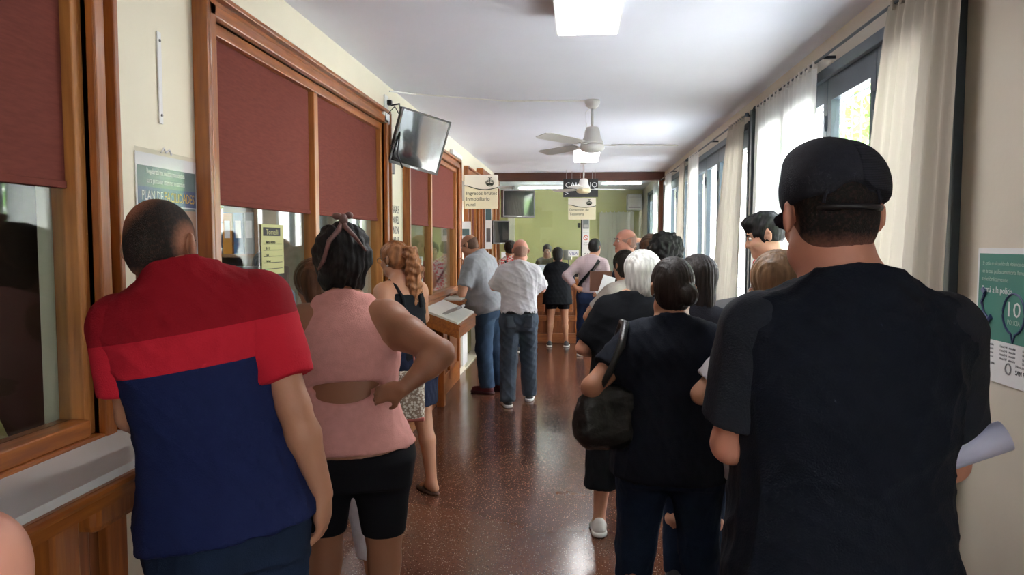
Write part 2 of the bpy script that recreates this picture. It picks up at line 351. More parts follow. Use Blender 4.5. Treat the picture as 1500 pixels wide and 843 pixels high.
def curtain(top, bot, zt, zb, folds, amp, m, label, thick=.003, seed=0):
    """top/bot: ((x,y),(x,y)) ends of the upper and lower edge"""
    rnd = random.Random(seed); N = folds*10; H_ = 26
    ph = [rnd.uniform(0, 6.28) for _ in range(4)]
    o = Vector((top[0][0], top[0][1], 0)); vs = []; fs = []
    for j in range(H_+1):
        v = j/H_; z = zt + (zb-zt)*v; e_ = v**.8
        for i in range(N+1):
            u = i/N
            x = (top[0][0]*(1-u)+top[1][0]*u)*(1-e_) + (bot[0][0]*(1-u)+bot[1][0]*u)*e_
            y = (top[0][1]*(1-u)+top[1][1]*u)*(1-e_) + (bot[0][1]*(1-u)+bot[1][1]*u)*e_
            a = amp*(.55+.6*v) * (math.sin(2*PI*folds*u+.6*math.sin(3*v+ph[0])) + .35*math.sin(2*PI*folds*.43*u+ph[1]+1.2*v))
            vs.append((x - abs(a)*.2 + a*.8 - o.x, y + .25*a*math.cos(9*u+ph[2]) - o.y, z + .004*math.sin(20*u)*(v < .02)))
    for j in range(H_):
        for i in range(N): q = j*(N+1)+i; fs.append((q, q+1, q+N+2, q+N+1))
    me = bpy.data.meshes.new('cloth'); me.from_pydata(vs, [], fs)
    for p in me.polygons: p.use_smooth = True
    e = empty('curtain', o, 0, label, 'curtain', 'curtains of the french windows')
    c = link('cloth', me, m, e)
    for k in range(folds):
        u = (k+.5)/folds; x = top[0][0]*(1-u)+top[1][0]*u - o.x; y = top[0][1]*(1-u)+top[1][1]*u - o.y
        B().box(x-.012, x+.012, y-.012, y+.012, zt-.02, zt+.022).build('tab', m, e)
    return e
XC = XR - .07
curtain(((XC,2.86),(XC,3.50)), ((XC-.05,2.90),(XC-.14,3.62)), 2.69, .08, 7, .026, M_curt, 'heavy beige curtain drawn to the near side of the first window, behind the cap wearer', seed=1)
curtain(((XC,4.50),(XC,5.25)), ((XC-.02,4.52),(XC-.02,5.25)), 2.69, .08, 8, .020, M_sheer, 'white sheer curtain on the far half of the first window, its nearer half', seed=2)
curtain(((XC,5.27),(XC,5.99)), ((XC-.02,5.27),(XC-.02,5.95)), 2.69, .08, 7, .020, M_sheer, 'white sheer curtain on the far half of the first window, its farther half', seed=3)
curtain(((XC,6.42),(XC,7.02)), ((XC-.06,6.44),(XC-.12,7.45)), 2.69, .08, 7, .026, M_curt, 'beige curtain at the near side of the second window, beside the reading young man', seed=4)
curtain(((XC,8.75),(XC,9.50)), ((XC-.03,8.60),(XC-.04,9.50)), 2.69, .08, 8, .024, M_sheer, 'pale curtain at the far side of the second window', seed=5)
curtain(((XC,9.85),(XC,10.3)), ((XC-.03,9.80),(XC-.05,10.5)), 2.69, .08, 6, .024, M_curt, 'beige curtain at the near side of the third window', seed=6)
curtain(((XC,11.3),(XC,11.92)), ((XC-.03,11.2),(XC-.04,11.9)), 2.69, .08, 6, .024, M_sheer, 'pale curtain at the far end of the third window', seed=7)
curtain(((XC,13.1),(XC,13.9)), ((XC,13.1),(XC,13.9)), 2.69, .08, 6, .024, M_sheer, 'pale curtain inside the office behind the glass partition, nearer one', seed=8)
curtain(((XC-.15,16.6),(XC-.9,16.85)), ((XC-.15,16.6),(XC-.9,16.85)), 2.32, .08, 8, .024, M_sheer, 'pale curtain hanging on the office back wall by the air conditioner', seed=9)
rod(2.80, 6.02, 'slate curtain rod over the first french window'); rod(6.30, 9.55, 'slate curtain rod over the second french window')
rod(9.70, 12.65, 'slate curtain rod over the third french window')
# slate uprights standing proud at the near jambs
for n_, y_ in ((10, 3.0), (11, 6.32), (12, 9.70)):
    struct(B().box(XR-.035, XR, y_-.04, y_+.03, 0, 2.74, .004).build('trim_%d' % n_, M_fr), 'slate grey metal upright at the near side of a french window')

# ---- outside
M_pave = mat('outdoor_paving', (.60,.60,.60), .8, noise=.08, nscale=4)
M_fac = mat('pale_facade', (.80,.78,.74), .8, noise=.04, nscale=1)
struct(B().box(1.7, 30, -20, 45, -.2, -.05).build('ground', M_pave))
e = empty('building', (16, 14, 0), 0, 'pale building across the yard seen through the french windows', 'building')
B().box(0, 6, -22, 22, -.1, 4.6).build('wall', M_fac, e)
for k in range(9): B().box(-.05, .02, -20+k*4.6, -18.6+k*4.6, 1.0, 2.6).build('window', M_fr, e)
def tree(x, y, h, r, seed, label):
    rnd = random.Random(seed); e = empty('tree', (x, y, -.05), 0, label, 'tree', 'trees in the yard outside the windows')
    B().tube([(0,0,0),(.05,.03,h*.35),(0,.05,h*.7)], [.13,.10,.05], 8).build('trunk', MATS.get('bark') or mat('bark', (.18,.12,.08), .9, bump=.4), e)
    vs = []; fs = []
    for i in range(2600):
        th = rnd.uniform(0, 2*PI); ph = math.acos(rnd.uniform(-1, 1)); rr = r*rnd.uniform(.35, 1)**.6
        c = Vector((rr*math.sin(ph)*math.cos(th), rr*math.sin(ph)*math.sin(th), h*.62+rr*.9*math.cos(ph)))
        a = Vector((rnd.gauss(0,1), rnd.gauss(0,1), rnd.gauss(0,1))).normalized(); b_ = a.cross(Vector((rnd.gauss(0,1), rnd.gauss(0,1), rnd.gauss(0,1)))).normalized()
        s = rnd.uniform(.07, .14); k = len(vs); vs += [c-a*s, c+b_*s*.45, c+a*s, c-b_*s*.45]; fs.append((k, k+1, k+2, k+3))
    me = bpy.data.meshes.new('foliage'); me.from_pydata(vs, [], fs)
    tag(link('foliage', me, MATS.get('leaf_green') or mat('leaf_green', (.20,.42,.06), .6, noise=.4, nscale=3), e), kind='stuff')
tree(5.2, 10.6, 5.2, 1.7, 1, 'leafy green tree in the yard seen through the first window'); tree(5.9, 1.3, 5.2, 2.1, 2, 'leafy green tree in the yard by the first window')
tree(5.5, -.6, 5, 1.7, 3, 'leafy green tree in the yard beside the viewer'); tree(7.5, 17.5, 5.4, 1.9, 4, 'leafy green tree in the yard, farthest along')

# ---- ceiling lights, tubes, fans
def lamp_panel(xc, y0, y1, wd, label, es=9):
    e = empty('ceiling_light', (xc, y0, ZC), 0, label, 'ceiling light', 'ceiling light boxes')
    fr_ = mat('light_box_metal', (.72,.72,.72), .4)
    h = .10; B().box(-wd/2-.012, -wd/2, 0, y1-y0, -h, 0).box(wd/2, wd/2+.012, 0, y1-y0, -h, 0).box(-wd/2, wd/2, -.012, 0, -h, 0).box(-wd/2, wd/2, y1-y0, y1-y0+.012, -h, 0).build('housing', fr_, e)
    B().box(-wd/2, wd/2, 0, y1-y0, -h-.004, -h+.006).build('diffuser', mat('lit_diffuser', (.9,.9,.9), .5, emit=(1,1,1), es=es), e)
lamp_panel(.042, 2.72, 3.96, .30, 'bright square ceiling light box nearest the viewer')
lamp_panel(.098, 8.86, 10.15, .31, 'smaller looking ceiling light box farther down the hall')
lamp_panel(.05, -2.4, -1.2, .30, 'ceiling light box behind the viewer')
def tube_light(x0, x1, y_, z_, label):
    e = empty('fluorescent_tube', ((x0+x1)/2, y_, z_), 0, label, 'tube light', 'fluorescent tubes on the office ceiling'); L = (x1-x0)/2
    B().box(-L, L, -.03, .03, .02, .06).build('batten', M_white, e)
    B().tube([(-L+.03,0,0),(L-.03,0,0)], .016, 10).build('tube', mat('lit_tube', (.9,.9,.9), .5, emit=(.92,1,.98), es=14), e)
    for s_ in (-1,1): B().box(s_*L-.02*(s_>0), s_*L+.02*(s_<0), -.02, .02, -.02, .02).build('socket', M_white, e)
tube_light(-1.25, -.30, 15.2, 2.76, 'lit fluorescent tube over the cashiers, left of the black sign')
tube_light(.42, 1.20, 14.2, 2.76, 'lit fluorescent tube over the cashiers, right of the black sign')
def fan(x, y, angs, R_, zdrop, label, band):
    e = empty('ceiling_fan', (x, y, ZC), 0, label, 'ceiling fan', 'white ceiling fans')
    W_ = mat('fan_white', (.60,.58,.56), .4)
    B().lathe([(.062,0),(.066,-.015),(.052,-.05),(.028,-.07),(.02,-.072)], 24).build('canopy', W_, e, smooth=True)
    B().tube([(0,0,-.06),(0,0,-zdrop+.15)], .011, 10).build('rod', W_, e, smooth=True)
    z = -zdrop
    B().lathe([(.025,z+.165),(.05,z+.16),(.062,z+.13),(.070,z+.08),(.092,z+.035),(.097,z+.02)], 28).build('motor_cover', W_, e, smooth=True)
    B().lathe([(.088,z+.02),(.100,z+.012),(.103,z-.02),(.092,z-.035),(.06,z-.048),(.02,z-.05)], 28).build('motor', band, e, smooth=True)
    B().tube([(-.02,0,-.06),(-.055,-.01,-.10),(-.05,-.01,-zdrop+.17)], .004, 6).build('cable', M_white, e)
    for a in angs:
        c, s_ = math.cos(a), math.sin(a); M = Matrix.Rotation(a, 4, 'Z')
        bm = B(); bm.box(.08, .20, -.018, .018, -.004, .004, .001)
        k = bm.build('blade_arm', W_, e); k.matrix_local = Matrix.Translation((0,0,z+.012)) @ M
        pts = [(.17,-.045,0),(.30,-.062,0),(R_-.05,-.070,0),(R_,-.05,0),(R_,.05,0),(R_-.05,.070,0),(.30,.062,0),(.17,.045,0)]
        bb = B().quadbox(pts, (0,0,.005)).build('blade', W_, e); bb.matrix_local = Matrix.Translation((0,0,z+.014)) @ M @ Matrix.Rotation(.20, 4, 'X')
r = math.radians
fan(.113, 6.31, [r(8), r(128), r(236)], .72, .385, 'white ceiling fan nearest in the hall, cable running to it', mat('fan_band', (.70,.68,.66), .4))
fan(.073, 10.75, [r(15), r(135), r(195+60)], .62, .44, 'white ceiling fan farther away with a yellowed motor', mat('yellowed_band', (.62,.52,.34), .4))
fan(.05, 1.1, [r(168), r(288), r(48)], .70, .385, 'white ceiling fan just above the viewer', MATS['fan_band'])
tag(B().tube([(XL+.01,5.6,2.80),(-1.3,5.9,ZC-.006),(-.6,6.25,ZC-.006),(.10,6.30,ZC-.006)], .006, 6).build('ceiling_cable', M_white), 'thin cable running across the ceiling to the nearest fan', 'cable')

# ---- partition at the end of the hall
struct(B().box(XL, XR, YE-.06, YE+.06, 2.70, ZC).build('trim_20', wood('dark_beam_wood', (.12,.035,.018), (.07,.02,.012), 0)), 'dark brown wooden beam across the end of the hall')
struct(B().box(XR-.09, XR, YE-.06, YE+.06, 0, 2.70).box(XL, XL+.09, YE-.06, YE+.06, 0, 2.70).build('trim_21', M_woodP), 'dark brown uprights of the end partition')
e = struct(empty('window_20', (0, YE, 0)), 'glass partition above the cashiers counter')
for a, c in ((XL+.09, .07), (.19, XR-.09)): B().box(a, c, -.004, .004, 1.10, 2.70).build('glass_pane', M_glass, e)
B().box(.07, .19, -.03, .03, 1.05, 2.18, .004).build('post', M_white, e)
B().box(.045, .07, -.04, .04, 1.05, 2.22, .004).build('post_edge', M_blk, e)
e = empty('cashier_counter', (0, 12.4, 0), 0, 'long brown wooden cashiers counter at the end of the hall', 'counter')
B().box(XL+.02, XR-.02, -.42, .78, 1.02, 1.06, .006).build('top', wood('counter_top_wood', (.42,.17,.06), (.26,.09,.03), 0), e)
B().box(XL+.02, XR-.02, -.34, .40, .0, 1.02).build('carcass', M_woodP, e)
B().box(XL+.02, XR-.02, -.37, -.34, .0, .16, .005).build('plinth', M_woodX, e)
for z in (.36, .90): B().box(XL+.02, XR-.02, -.37, -.34, z, z+.09, .005).build('rail', M_woodX, e)
for i in range(7): x = XL+.03+i*.46; B().box(x, x+.08, -.372, -.34, .16, 1.02, .005).build('stile', M_woodV, e)
for i in range(6): x = XL+.03+i*.46; B().box(x+.12, x+.42, -.362, -.34, .50, .86, .01).build('panel', M_woodX, e)

# ---- signs
M_sign = mat('cream_sign', (.78,.70,.50), .5); M_signW = mat('pale_sign', (.82,.76,.66), .5)
def wave_sign(x0, y, z0, wd, h, lines, label, fs, group=None):
    e = empty('hanging_sign', (x0, y, z0), 0, label, 'sign', 'hanging office signs')
    B().box(0, wd, 0, .012, 0, h, .001).build('board', M_sign, e)
    n = 20; up = [(wd*i/n, h*(.68 - .10*math.sin(PI*(i/n-.1)*1.05)*(1 if i/n > .1 else .2) - .03*(i/n))) for i in range(n+1)]
    B().quadbox([(x, -.0012, z) for x, z in up] + [(wd,-.0012,h),(0,-.0012,h)], (0,.001,0)).build('upper_print', M_signW, e)
    B().tube([(x, -.002, z) for x, z in up], .006, 6).build('wave_line', mat('black_green_ink', (.03,.04,.02), .6), e)
    cx_, cz = wd*.76, h*.80; em = B()                               # boat shaped emblem in a round
    em.tube([(cx_+.05*h/.42*math.cos(a), -.002, cz-.01+.045*h/.42*math.sin(a)) for a in [PI+PI*i/10 for i in range(11)]], .004*h/.42+.001, 5)
    em.tube([(cx_+.052*h/.42*math.cos(a), -.002, cz-.01+.03*h/.42*math.sin(a)) for a in [PI*i/10 for i in range(11)]], .003, 5)
    em.tube([(cx_-.05,-.002,cz-.012),(cx_,-.002,cz+.01),(cx_+.05,-.002,cz-.012)], .005, 5); em.tube([(cx_,-.002,cz-.02),(cx_,-.002,cz+.05)], .004, 5)
    em.tube([(cx_-.02,-.002,cz+.05),(cx_,-.002,cz+.038),(cx_+.02,-.002,cz+.05)], .004, 5)
    em.quadbox([(cx_-.045,-.0015,cz-.018),(cx_+.045,-.0015,cz-.018),(cx_+.028,-.0015,cz-.046),(cx_-.028,-.0015,cz-.046)], (0,.001,0))
    em.build('emblem', mat('black_green_ink'), e)
    for i, t in enumerate(lines): text(t, fs, (.02, -.0015, h*.50-fs*.62-i*fs*1.12), 'E', mat('black_green_ink'), e)
    return e
e = wave_sign(-1.415, 9.15, 2.065, .42, .42, ['Ingresos brutos', 'Inmobiliario', 'rural'], 'cream hanging sign lettered Ingresos brutos Inmobiliario rural', .062)
B().box(-.03, .0, .002, .010, .1, .34).build('wall_bracket', M_steel, e)
e = wave_sign(-.17, 12.5, 2.03, .46, .36, ['Dirección de', 'Tesorería'], 'cream hanging sign lettered Direccion de Tesoreria above the cashiers', .062)
for x in (.06,.40): B().tube([(x,.006,.36),(x,.006,.81)], .003, 5).build('hanging_wire', M_steel, e)
e = empty('black_sign', (-.25, 12.25, 2.39), 0, 'black hanging sign with white letters behind the far fan', 'sign')
B().box(0, .57, 0, .02, 0, .30, .002).build('board', M_blk, e)
text('CAJA', .12, (.03,-.001,.16), 'E', M_paper, e); text('IO', .12, (.43,-.001,.16), 'E', M_paper, e); text('>', .12, (.02,-.001,.02), 'E', M_paper, e)
for x in (.05,.52): B().tube([(x,.01,.30),(x,.01,.45)], .003, 5).build('hanging_wire', M_steel, e)
# notices on the glass post
e = empty('photo_notice', (.08, YE-.036, 1.88), 0, 'grey notice at the top of the white post in the glass partition', 'notice')
B().box(0, .10, 0, .002, 0, .25).build('sheet', mat('grey_print', (.20,.22,.23), .5), e); B().box(.02,.08,-.001,0,.17,.22).build('print', M_ink, e); B().box(.01,.09,-.001,0,.02,.07).build('print', M_steel, e)
e = empty('no_phone_notice', (.075, YE-.036, 1.56), 0, 'white notice with a red prohibition circle on the post', 'notice')
B().box(0, .11, 0, .002, 0, .29).build('sheet', M_paper, e)
M_red = mat('print_red', (.62,.05,.03), .5)
B().tube([(.055+.038*math.cos(a), -.002, .165+.038*math.sin(a)) for a in [2*PI*i/20 for i in range(21)]], .006, 5).tube([(.03,-.002,.19),(.08,-.002,.14)], .005, 5).build('prohibition_mark', M_red, e)
text('PROHIBIDO', .018, (.008,-.001,.245), 'E', M_ink, e, width=.094); text('USO DE', .02, (.03,-.001,.075), 'E', M_ink, e, width=.05); text('CELULARES', .02, (.008,-.001,.04), 'E', M_ink, e, width=.094)
for x, z, lab in ((.06, 1.18, 'white notice lettered CAJA low on the post'), (-1.33, 1.12, 'white notice lettered CAJA at the left end of the partition')):
    e = empty('caja_notice', (x, YE-.04, z), 0, lab, 'notice'); B().box(0, .24 if x < 0 else .20, 0, .003, 0, .36).build('sheet', M_paper, e)
    text('CAJA', .075, (.03,-.001,.23), 'E', M_ink, e, width=.16); B().box(.02,.18,-.001,0,.12,.125).build('rule_line', M_tray, e)
e = empty('card_sign', (-.17, YE-.04, 1.40), 0, 'small white card sign with blue letters left of the post', 'sign'); B().box(0,.18,0,.006,0,.11).build('card', M_paper, e)
text('VISA', .075, (.015,-.001,.028), 'E', mat('print_navy', (.03,.05,.25), .5), e, width=.15)
# poster on the left wall
M_teal = mat('print_teal', (.10,.17,.18), .4); M_navy = mat('print_blue', (.03,.08,.20), .4); M_gold = mat('print_gold', (.70,.42,.08), .5); M_tan = mat('print_skin', (.45,.30,.22), .5)
e = empty('poster', (XL+.002, 2.315, 1.385), 0, 'poster lettered PLAN DE FACILIDADES in a plastic sleeve on the cream wall', 'poster')
PW = .385; PX = .0026
B().box(0, .002, 0, PW, 0, .565).build('sheet', M_paper, e)
B().box(.002, .0025, .008, PW-.008, .452, .522).build('print', M_teal, e); B().box(.002, .0026, .008, PW-.008, .392, .452).build('print', M_navy, e)
B().box(.002, .0025, .01, PW-.01, .05, .388).build('print', M_teal, e); B().box(.002, .0026, .25, PW-.01, .05, .38).build('print', M_tan, e)
B().quadbox([(.0022,.12,.12),(.0022,.30,.12),(.0022,.33,.24),(.0022,.24,.31),(.0022,.14,.28)], (.0008,0,0)).build('print', M_navy, e)
text('PLAN DE', .048, (PX+.0006,.028,.407), 'L', M_paper, e, width=.125); text('FACILIDADES', .048, (PX+.0006,.162,.407), 'L', M_gold, e, width=.20)
text('Regularizá tus deudas municipales', .026, (PX,.06,.497), 'L', M_paper, e, width=.24); text('para gestionar trámites catastrales', .026, (PX,.06,.466), 'L', M_paper, e, width=.24)
text('Quita del 100% de intereses al contado', .022, (PX+.0006,.03,.362), 'L', M_paper, e, width=.26); text('y financiación hasta en 12 cuotas', .022, (PX+.0006,.05,.338), 'L', M_paper, e, width=.24)
B().box(.004, .0045, -.006, PW+.006, -.006, .58).build('plastic_sleeve', glass_mat('plastic_film', (.97,.97,.97), .12, 1.35), e)
B().tube([(.004,.15,.575),(.006,.165,.592),(.004,.18,.578),(.006,.2,.59),(.004,.215,.575)], .003, 5).build('tape', M_paper, e)
# sign on the pier between windows 2 and 3
e = empty('pier_notice', (XL+.002, 5.56, 1.55), 0, 'cream notice in black capitals on the pier before the third window', 'notice')
B().box(0,.002,0,.36,0,.42).build('sheet', M_cream, e)
for i, t in enumerate(['PTRASALE', 'MUNOREL', 'CON DNI', 'SEPARAR']): text(t, .085, (.003,.03,.33-i*.082), 'L', M_ink, e, width=.28)
B().box(.0022,.003,.10,.22,.01,.05).build('print', M_ink, e)
e = empty('notice_sheet', (XL+.001, 8.90, 1.66), 0, 'white curled notice sheet after the third service window', 'notice'); B().box(0,.15,0,.003,0,.24).build('sheet', M_paper, e); B().box(.03,.13,-.001,0,.07,.15).build('print', M_teal, e)
e = empty('notice_sheet', (XL+.09, 10.75, 1.55), 0, 'tall narrow notice strip hanging on the wooden pilaster', 'notice'); B().box(0,.10,0,.003,0,1.0).build('sheet', M_paper, e); B().box(.01,.09,-.001,0,.42,.68).build('print', M_teal, e); B().box(.02,.08,-.001,0,.1,.3).build('print', M_tray, e)
# poster on the right wall
M_pg = mat('print_sea_green', (.075,.26,.21), .45); M_pgl = mat('print_pale_green', (.45,.62,.55), .5); M_dk = mat('print_dark_blue', (.04,.06,.16), .5); M_g6 = mat('print_grey', (.3,.3,.32), .5)
e = empty('poster', (XR-.003, 2.815, 1.165), 0, 'green and white poster with the number 101 on the right wall', 'poster')
W5 = .42
B().box(-.002, 0, -W5, 0, 0, .465).build('sheet', M_paper, e); B().box(-.0028, -.002, -W5+.004, -.012, .145, .445).build('print', M_pg, e)
for i, (t, s_, wd) in enumerate((('Si estás en situación de violencia de género', .020, .30), ('en tu casa podés comunicarte llamando', .020, .27), ('telefónicamente', .022, .16), ('llamá a la policía.', .032, .19))):
    text(t, s_, (-.0034, -.035, .405-i*.028-(.012 if i == 3 else 0)), 'R', M_pgl if i < 3 else M_paper, e, width=wd)
cyy = -.235; B().tube([(-.004, cyy+.062*math.cos(a), .245+.068*math.sin(a)) for a in [-PI/2+.2+(2*PI-.4)*i/24 for i in range(25)]] + [(-.004, cyy, .150), (-.004, cyy+.012, .178)], .004, 5).build('speech_ring', M_dk, e)
text('101', .072, (-.0034, cyy+.052, .235), 'R', M_paper, e, width=.10); text('POLICIA', .024, (-.0034, cyy+.036, .208), 'R', M_pgl, e, width=.07)
ph = B().tube([(-.004,-.055,.30),(-.004,-.040,.27),(-.004,-.055,.235),(-.004,-.085,.215)], .006, 6).tube([(-.004,-.062,.305),(-.004,-.045,.318)], .010, 6).tube([(-.004,-.08,.205),(-.004,-.105,.225)], .010, 6); ph.build('phone_outline', M_dk, e)
B().tube([(-.004, -.045+.018*math.cos(a), .205+.018*math.sin(a)) for a in [2*PI*i/16 for i in range(17)]], .003, 5).build('number_ring', M_pgl, e)
for k in range(4):
    for j in range(3): text('Línea %d   atención' % (144+k), .012, (-.0026, -.03-j*.13, .125-k*.014), 'R', M_g6, e, width=.09)
text('Dirección', .014, (-.0026,-.075,.06), 'R', M_g6, e); text('SAN PEDRO', .022, (-.0026,-.255,.045), 'R', M_ink, e, width=.10); text('Municipalidad de', .013, (-.0026,-.255,.07), 'R', M_g6, e, width=.10)
for y_ in (-.05, -.215): B().tube([(-.003, y_+.016*math.cos(a), .058+.018*math.sin(a)) for a in [2*PI*i/12 for i in range(13)]], .003, 5).build('emblem', M_g6, e)
# schedule taped on the glass of window 2
e = empty('opening_notice', (XL-.026, 3.335, 1.495), 0, 'yellow green notice with a black heading taped on the second service window', 'notice')
M_yg = mat('yellow_green_paper', (.46,.46,.20), .6)
B().box(0,.001,0,.26,0,.24).build('sheet', M_yg, e); B().box(.001,.0016,.02,.22,.185,.225).build('heading', M_ink, e)
text('Tomelli', .036, (.002,.05,.192), 'L', M_yg, e, width=.14)
for i in range(5): B().box(.001,.0015,.02,.24,.145-i*.03,.148-i*.03).build('rule_line', M_ink, e)
for i, t in enumerate(['lunes a viernes', '8 a 13', 'caja', 'turnos']): text(t, .018, (.002,.05,.150-i*.03), 'L', M_ink, e)
# ================================================================== things on walls and desks
def frame_from(tl, tr, bl):
    tl, tr, bl = Vector(tl), Vector(tr), Vector(bl); u = (tr-tl); v = (tl-bl); W = u.length; u.normalize(); v = (v - u*v.dot(u)); Hh = v.length; v.normalize(); n = u.cross(v)
    M = Matrix((u, v, n)).transposed().to_4x4(); M.translation = tl - v*Hh; return M, W, Hh
def television(M, W, Hh, label, dep=.05):
    e = empty('television', M.translation, 0, label, 'television'); e.matrix_world = M
    B().box(0, W, 0, Hh, -dep, 0, .006).build('casing', M_blk, e)
    b = .014; B().box(0,W,0,b*1.6,0,.008,.002).box(0,W,Hh-b,Hh,0,.008,.002).box(0,b,0,Hh,0,.008,.002).box(W-b,W,0,Hh,0,.008,.002).build('bezel', M_tray, e)
    bm = bmesh.new(); n = 14
    vs = [[bm.verts.new((b+(W-2*b)*i/n, b*1.6+(Hh-2.6*b)*j/n, .003+.0010*math.sin(4.2*i/n+1.5*j/n))) for i in range(n+1)] for j in range(n+1)]
    for j in range(n):
        for i in range(n): bm.faces.new((vs[j][i], vs[j][i+1], vs[j+1][i+1], vs[j+1][i]))
    for f in bm.faces: f.smooth = True
    me = bpy.data.meshes.new('screen'); bm.to_mesh(me); bm.free(); link('screen', me, M_scr, e)
    B().box(W*.42, W*.58, b*.4, b*1.1, .008, .010).build('badge', M_steel, e)
    B().box(W*.25, W*.75, Hh*.2, Hh*.8, -dep-.03, -dep, .01).build('back_shell', M_blk, e)
    return e
TVP = ((-1.291, 5.4, 2.647), (-0.972, 5.64, 2.567), (-1.361, 5.46, 2.231))
M_, W_, H_ = frame_from(*TVP)
e = television(M_, W_, H_, 'flat television on a wall bracket high on the left wall, screen reflecting the windows')
e = empty('television_bracket', (XL, 5.62, 2.30), 0, 'black arm bracket carrying the nearest television', 'bracket')
B().box(0,.02,-.08,.08,-.12,.14,.004).build('wall_plate', M_blk, e); B().tube([(.02,0,0),(.10,.03,.02),(.27,-.05,.05)], .016, 8).build('arm', M_blk, e)
e = empty('junction_box', (XL, 5.30, 2.52), 0, 'white cable junction box on the wall beside the nearest television', 'box')
B().box(0,.05,0,.14,0,.085,.006).build('box', M_white, e); B().box(.05,.056,.03,.12,.02,.07,.002).build('lid', M_paper, e)
e = empty('wall_socket', (XL, 5.46, 2.64), 0, 'white wall socket with a black plug above the nearest television', 'socket'); B().box(0,.012,0,.10,0,.11,.003).build('plate', M_white, e); B().box(.012,.045,.05,.09,.04,.08,.006).build('plug', M_blk, e)
tag(B().tube([(XL+.04,5.53,2.68),(-1.36,5.58,2.70),(-1.33,5.50,2.62),(-1.32,5.42,2.45),(-1.335,5.40,2.30),(-1.30,5.42,2.2)], .007, 6).tube([(XL+.05,5.36,2.58),(-1.34,5.36,2.64),(-1.33,5.44,2.60),(-1.26,5.52,2.54)], .004, 6)
    .tube([(-1.33,5.42,2.42),(-1.37,5.36,2.36),(-1.35,5.38,2.26),(-1.31,5.42,2.24)], .005, 6).build('power_cable', M_blk), 'black cables looping beside the nearest television', 'cable')
M2, W2, H2 = frame_from((-.955,9.38,2.318), (-.560,9.54,2.318), (-.955,9.38,1.968))
television(M2, W2, H2, 'black television farther down the hall beside the cream hanging sign', .10)
e = empty('television_bracket', (XL, 9.75, 2.2), 0, 'pale steel bracket holding the farther television', 'bracket')
B().tube([(.0,0,.17),(.62,-.10,.17)], .018, 8).tube([(.60,-.10,.17),(.62,-.22,.0)], .014, 8).build('arm', M_steel, e)
M2, W2, H2 = frame_from((-1.30,11.2,1.98), (-1.06,11.35,1.98), (-1.30,11.2,1.62))
television(M2, W2, H2, 'small dark monitor on the wood pilaster under the farther television', .05)
e = empty('air_conditioner', (1.10, 16.8, 2.36), 0, 'white air conditioner on the office back wall', 'air conditioner')
B().box(-.02,.30,-.25,.19,0,.36,.03).build('body', M_white, e); B().box(.01,.27,-.252,-.245,.05,.07).build('louvre', M_tray, e); B().box(.01,.27,-.253,-.248,.28,.285).build('panel_line', M_tray, e)

# ---- back office behind the service windows
M_desk = mat('desk_grey', (.25,.25,.25), .5)
def desk(y0, y1, lab):
    e = empty('desk', (-2.0, y0, 0), 0, lab, 'desk', 'desks behind the service windows'); L = y1-y0
    B().box(-.40,.38,0,L,.72,.75,.004).build('top', M_desk, e)
    for x in (-.36,.32):
        for y in (.04, L-.08): B().box(x, x+.04, y, y+.04, 0, .72).build('leg', M_steel, e)
desk(-.6, 1.9, 'grey desk behind the nearest service window'); desk(3.0, 4.6, 'grey desk behind the second service window'); desk(6.3, 8.6, 'grey desk behind the third service window')
e = empty('bookcase', (-3.42, 5.35, 0), 0, 'wooden shelves of ring binders behind the second service window', 'shelf')
M_bw = mat('bookcase_wood', (.30,.16,.07), .5, noise=.2, nscale=5)
B().box(0,.03,0,.34,0,2.28).box(1.0,1.03,0,.34,0,2.28).build('side', M_bw, e); B().box(0,1.03,.32,.34,0,2.28).build('back', M_bw, e)
for z in (.1,.6,1.10,1.535,1.96,2.25): B().box(.03,1.0,0,.32,z,z+.025).build('shelf', M_bw, e)
rb = random.Random(5)
bmats = [mat('binder_'+n, c, .5) for n, c in (('blue',(.03,.14,.32)),('deep_blue',(.02,.08,.2)),('light_blue',(.08,.25,.42)),('orange',(.55,.25,.03)),('grey',(.3,.32,.33)))]
for z in (1.126, 1.561):
    for k in range(11):
        q = 3 if k in (8,) and z > 1.2 else rb.choice([0,0,1,2,2,4]); cn = ['blue','dark blue','light blue','orange','grey'][q]
        e2 = empty('ring_binder', (-3.37+k*.086, 5.38, z), 0, '%s ring binder on the %s row of the wooden shelves, %s' % (cn, 'upper' if z > 1.2 else 'lower', ['first','second','third','fourth','fifth','sixth','seventh','eighth','ninth','tenth','eleventh'][k]+' from the left'), 'binder', 'ring binders on the wooden shelves')
        B().box(0,.074,0,.26,0,.31+rb.uniform(-.01,.01),.003).build('cover', bmats[q], e2); B().box(.015,.058,-.002,0,.12,.25).build('spine_label', M_paper, e2)
e = empty('computer_monitor', (-1.93, 4.15, .75), math.radians(18), 'back of a dark computer monitor behind the second service window', 'monitor')
B().box(-.24,.24,-.02,.02,.42,.76,.01).build('casing', M_tray, e); B().box(-.03,.03,0,.04,.02,.5).build('stand', M_blk, e); B().box(-.12,.12,-.09,.1,0,.02,.004).build('base', M_blk, e)
e = empty('computer_monitor', (-1.85, 7.6, .75), math.radians(30), 'computer monitor behind the third service window', 'monitor')
B().box(-.22,.22,-.02,.02,.25,.56,.01).build('casing', M_tray, e); B().box(-.03,.03,0,.04,.02,.3).build('stand', M_blk, e); B().box(-.12,.12,-.09,.1,0,.02,.004).build('base', M_blk, e)
e = empty('transparent_screen_stand', (-1.62, 7.42, 1.08), 0, 'white upright and orange box on the inner sill of the third service window', 'stand')
B().box(0,.02,0,.10,0,.42,.002).build('upright', M_paper, e); B().box(-.10,-.0,.16,.30,.02,.12,.004).build('box', mat('orange_box', (.55,.13,.03), .5), e)
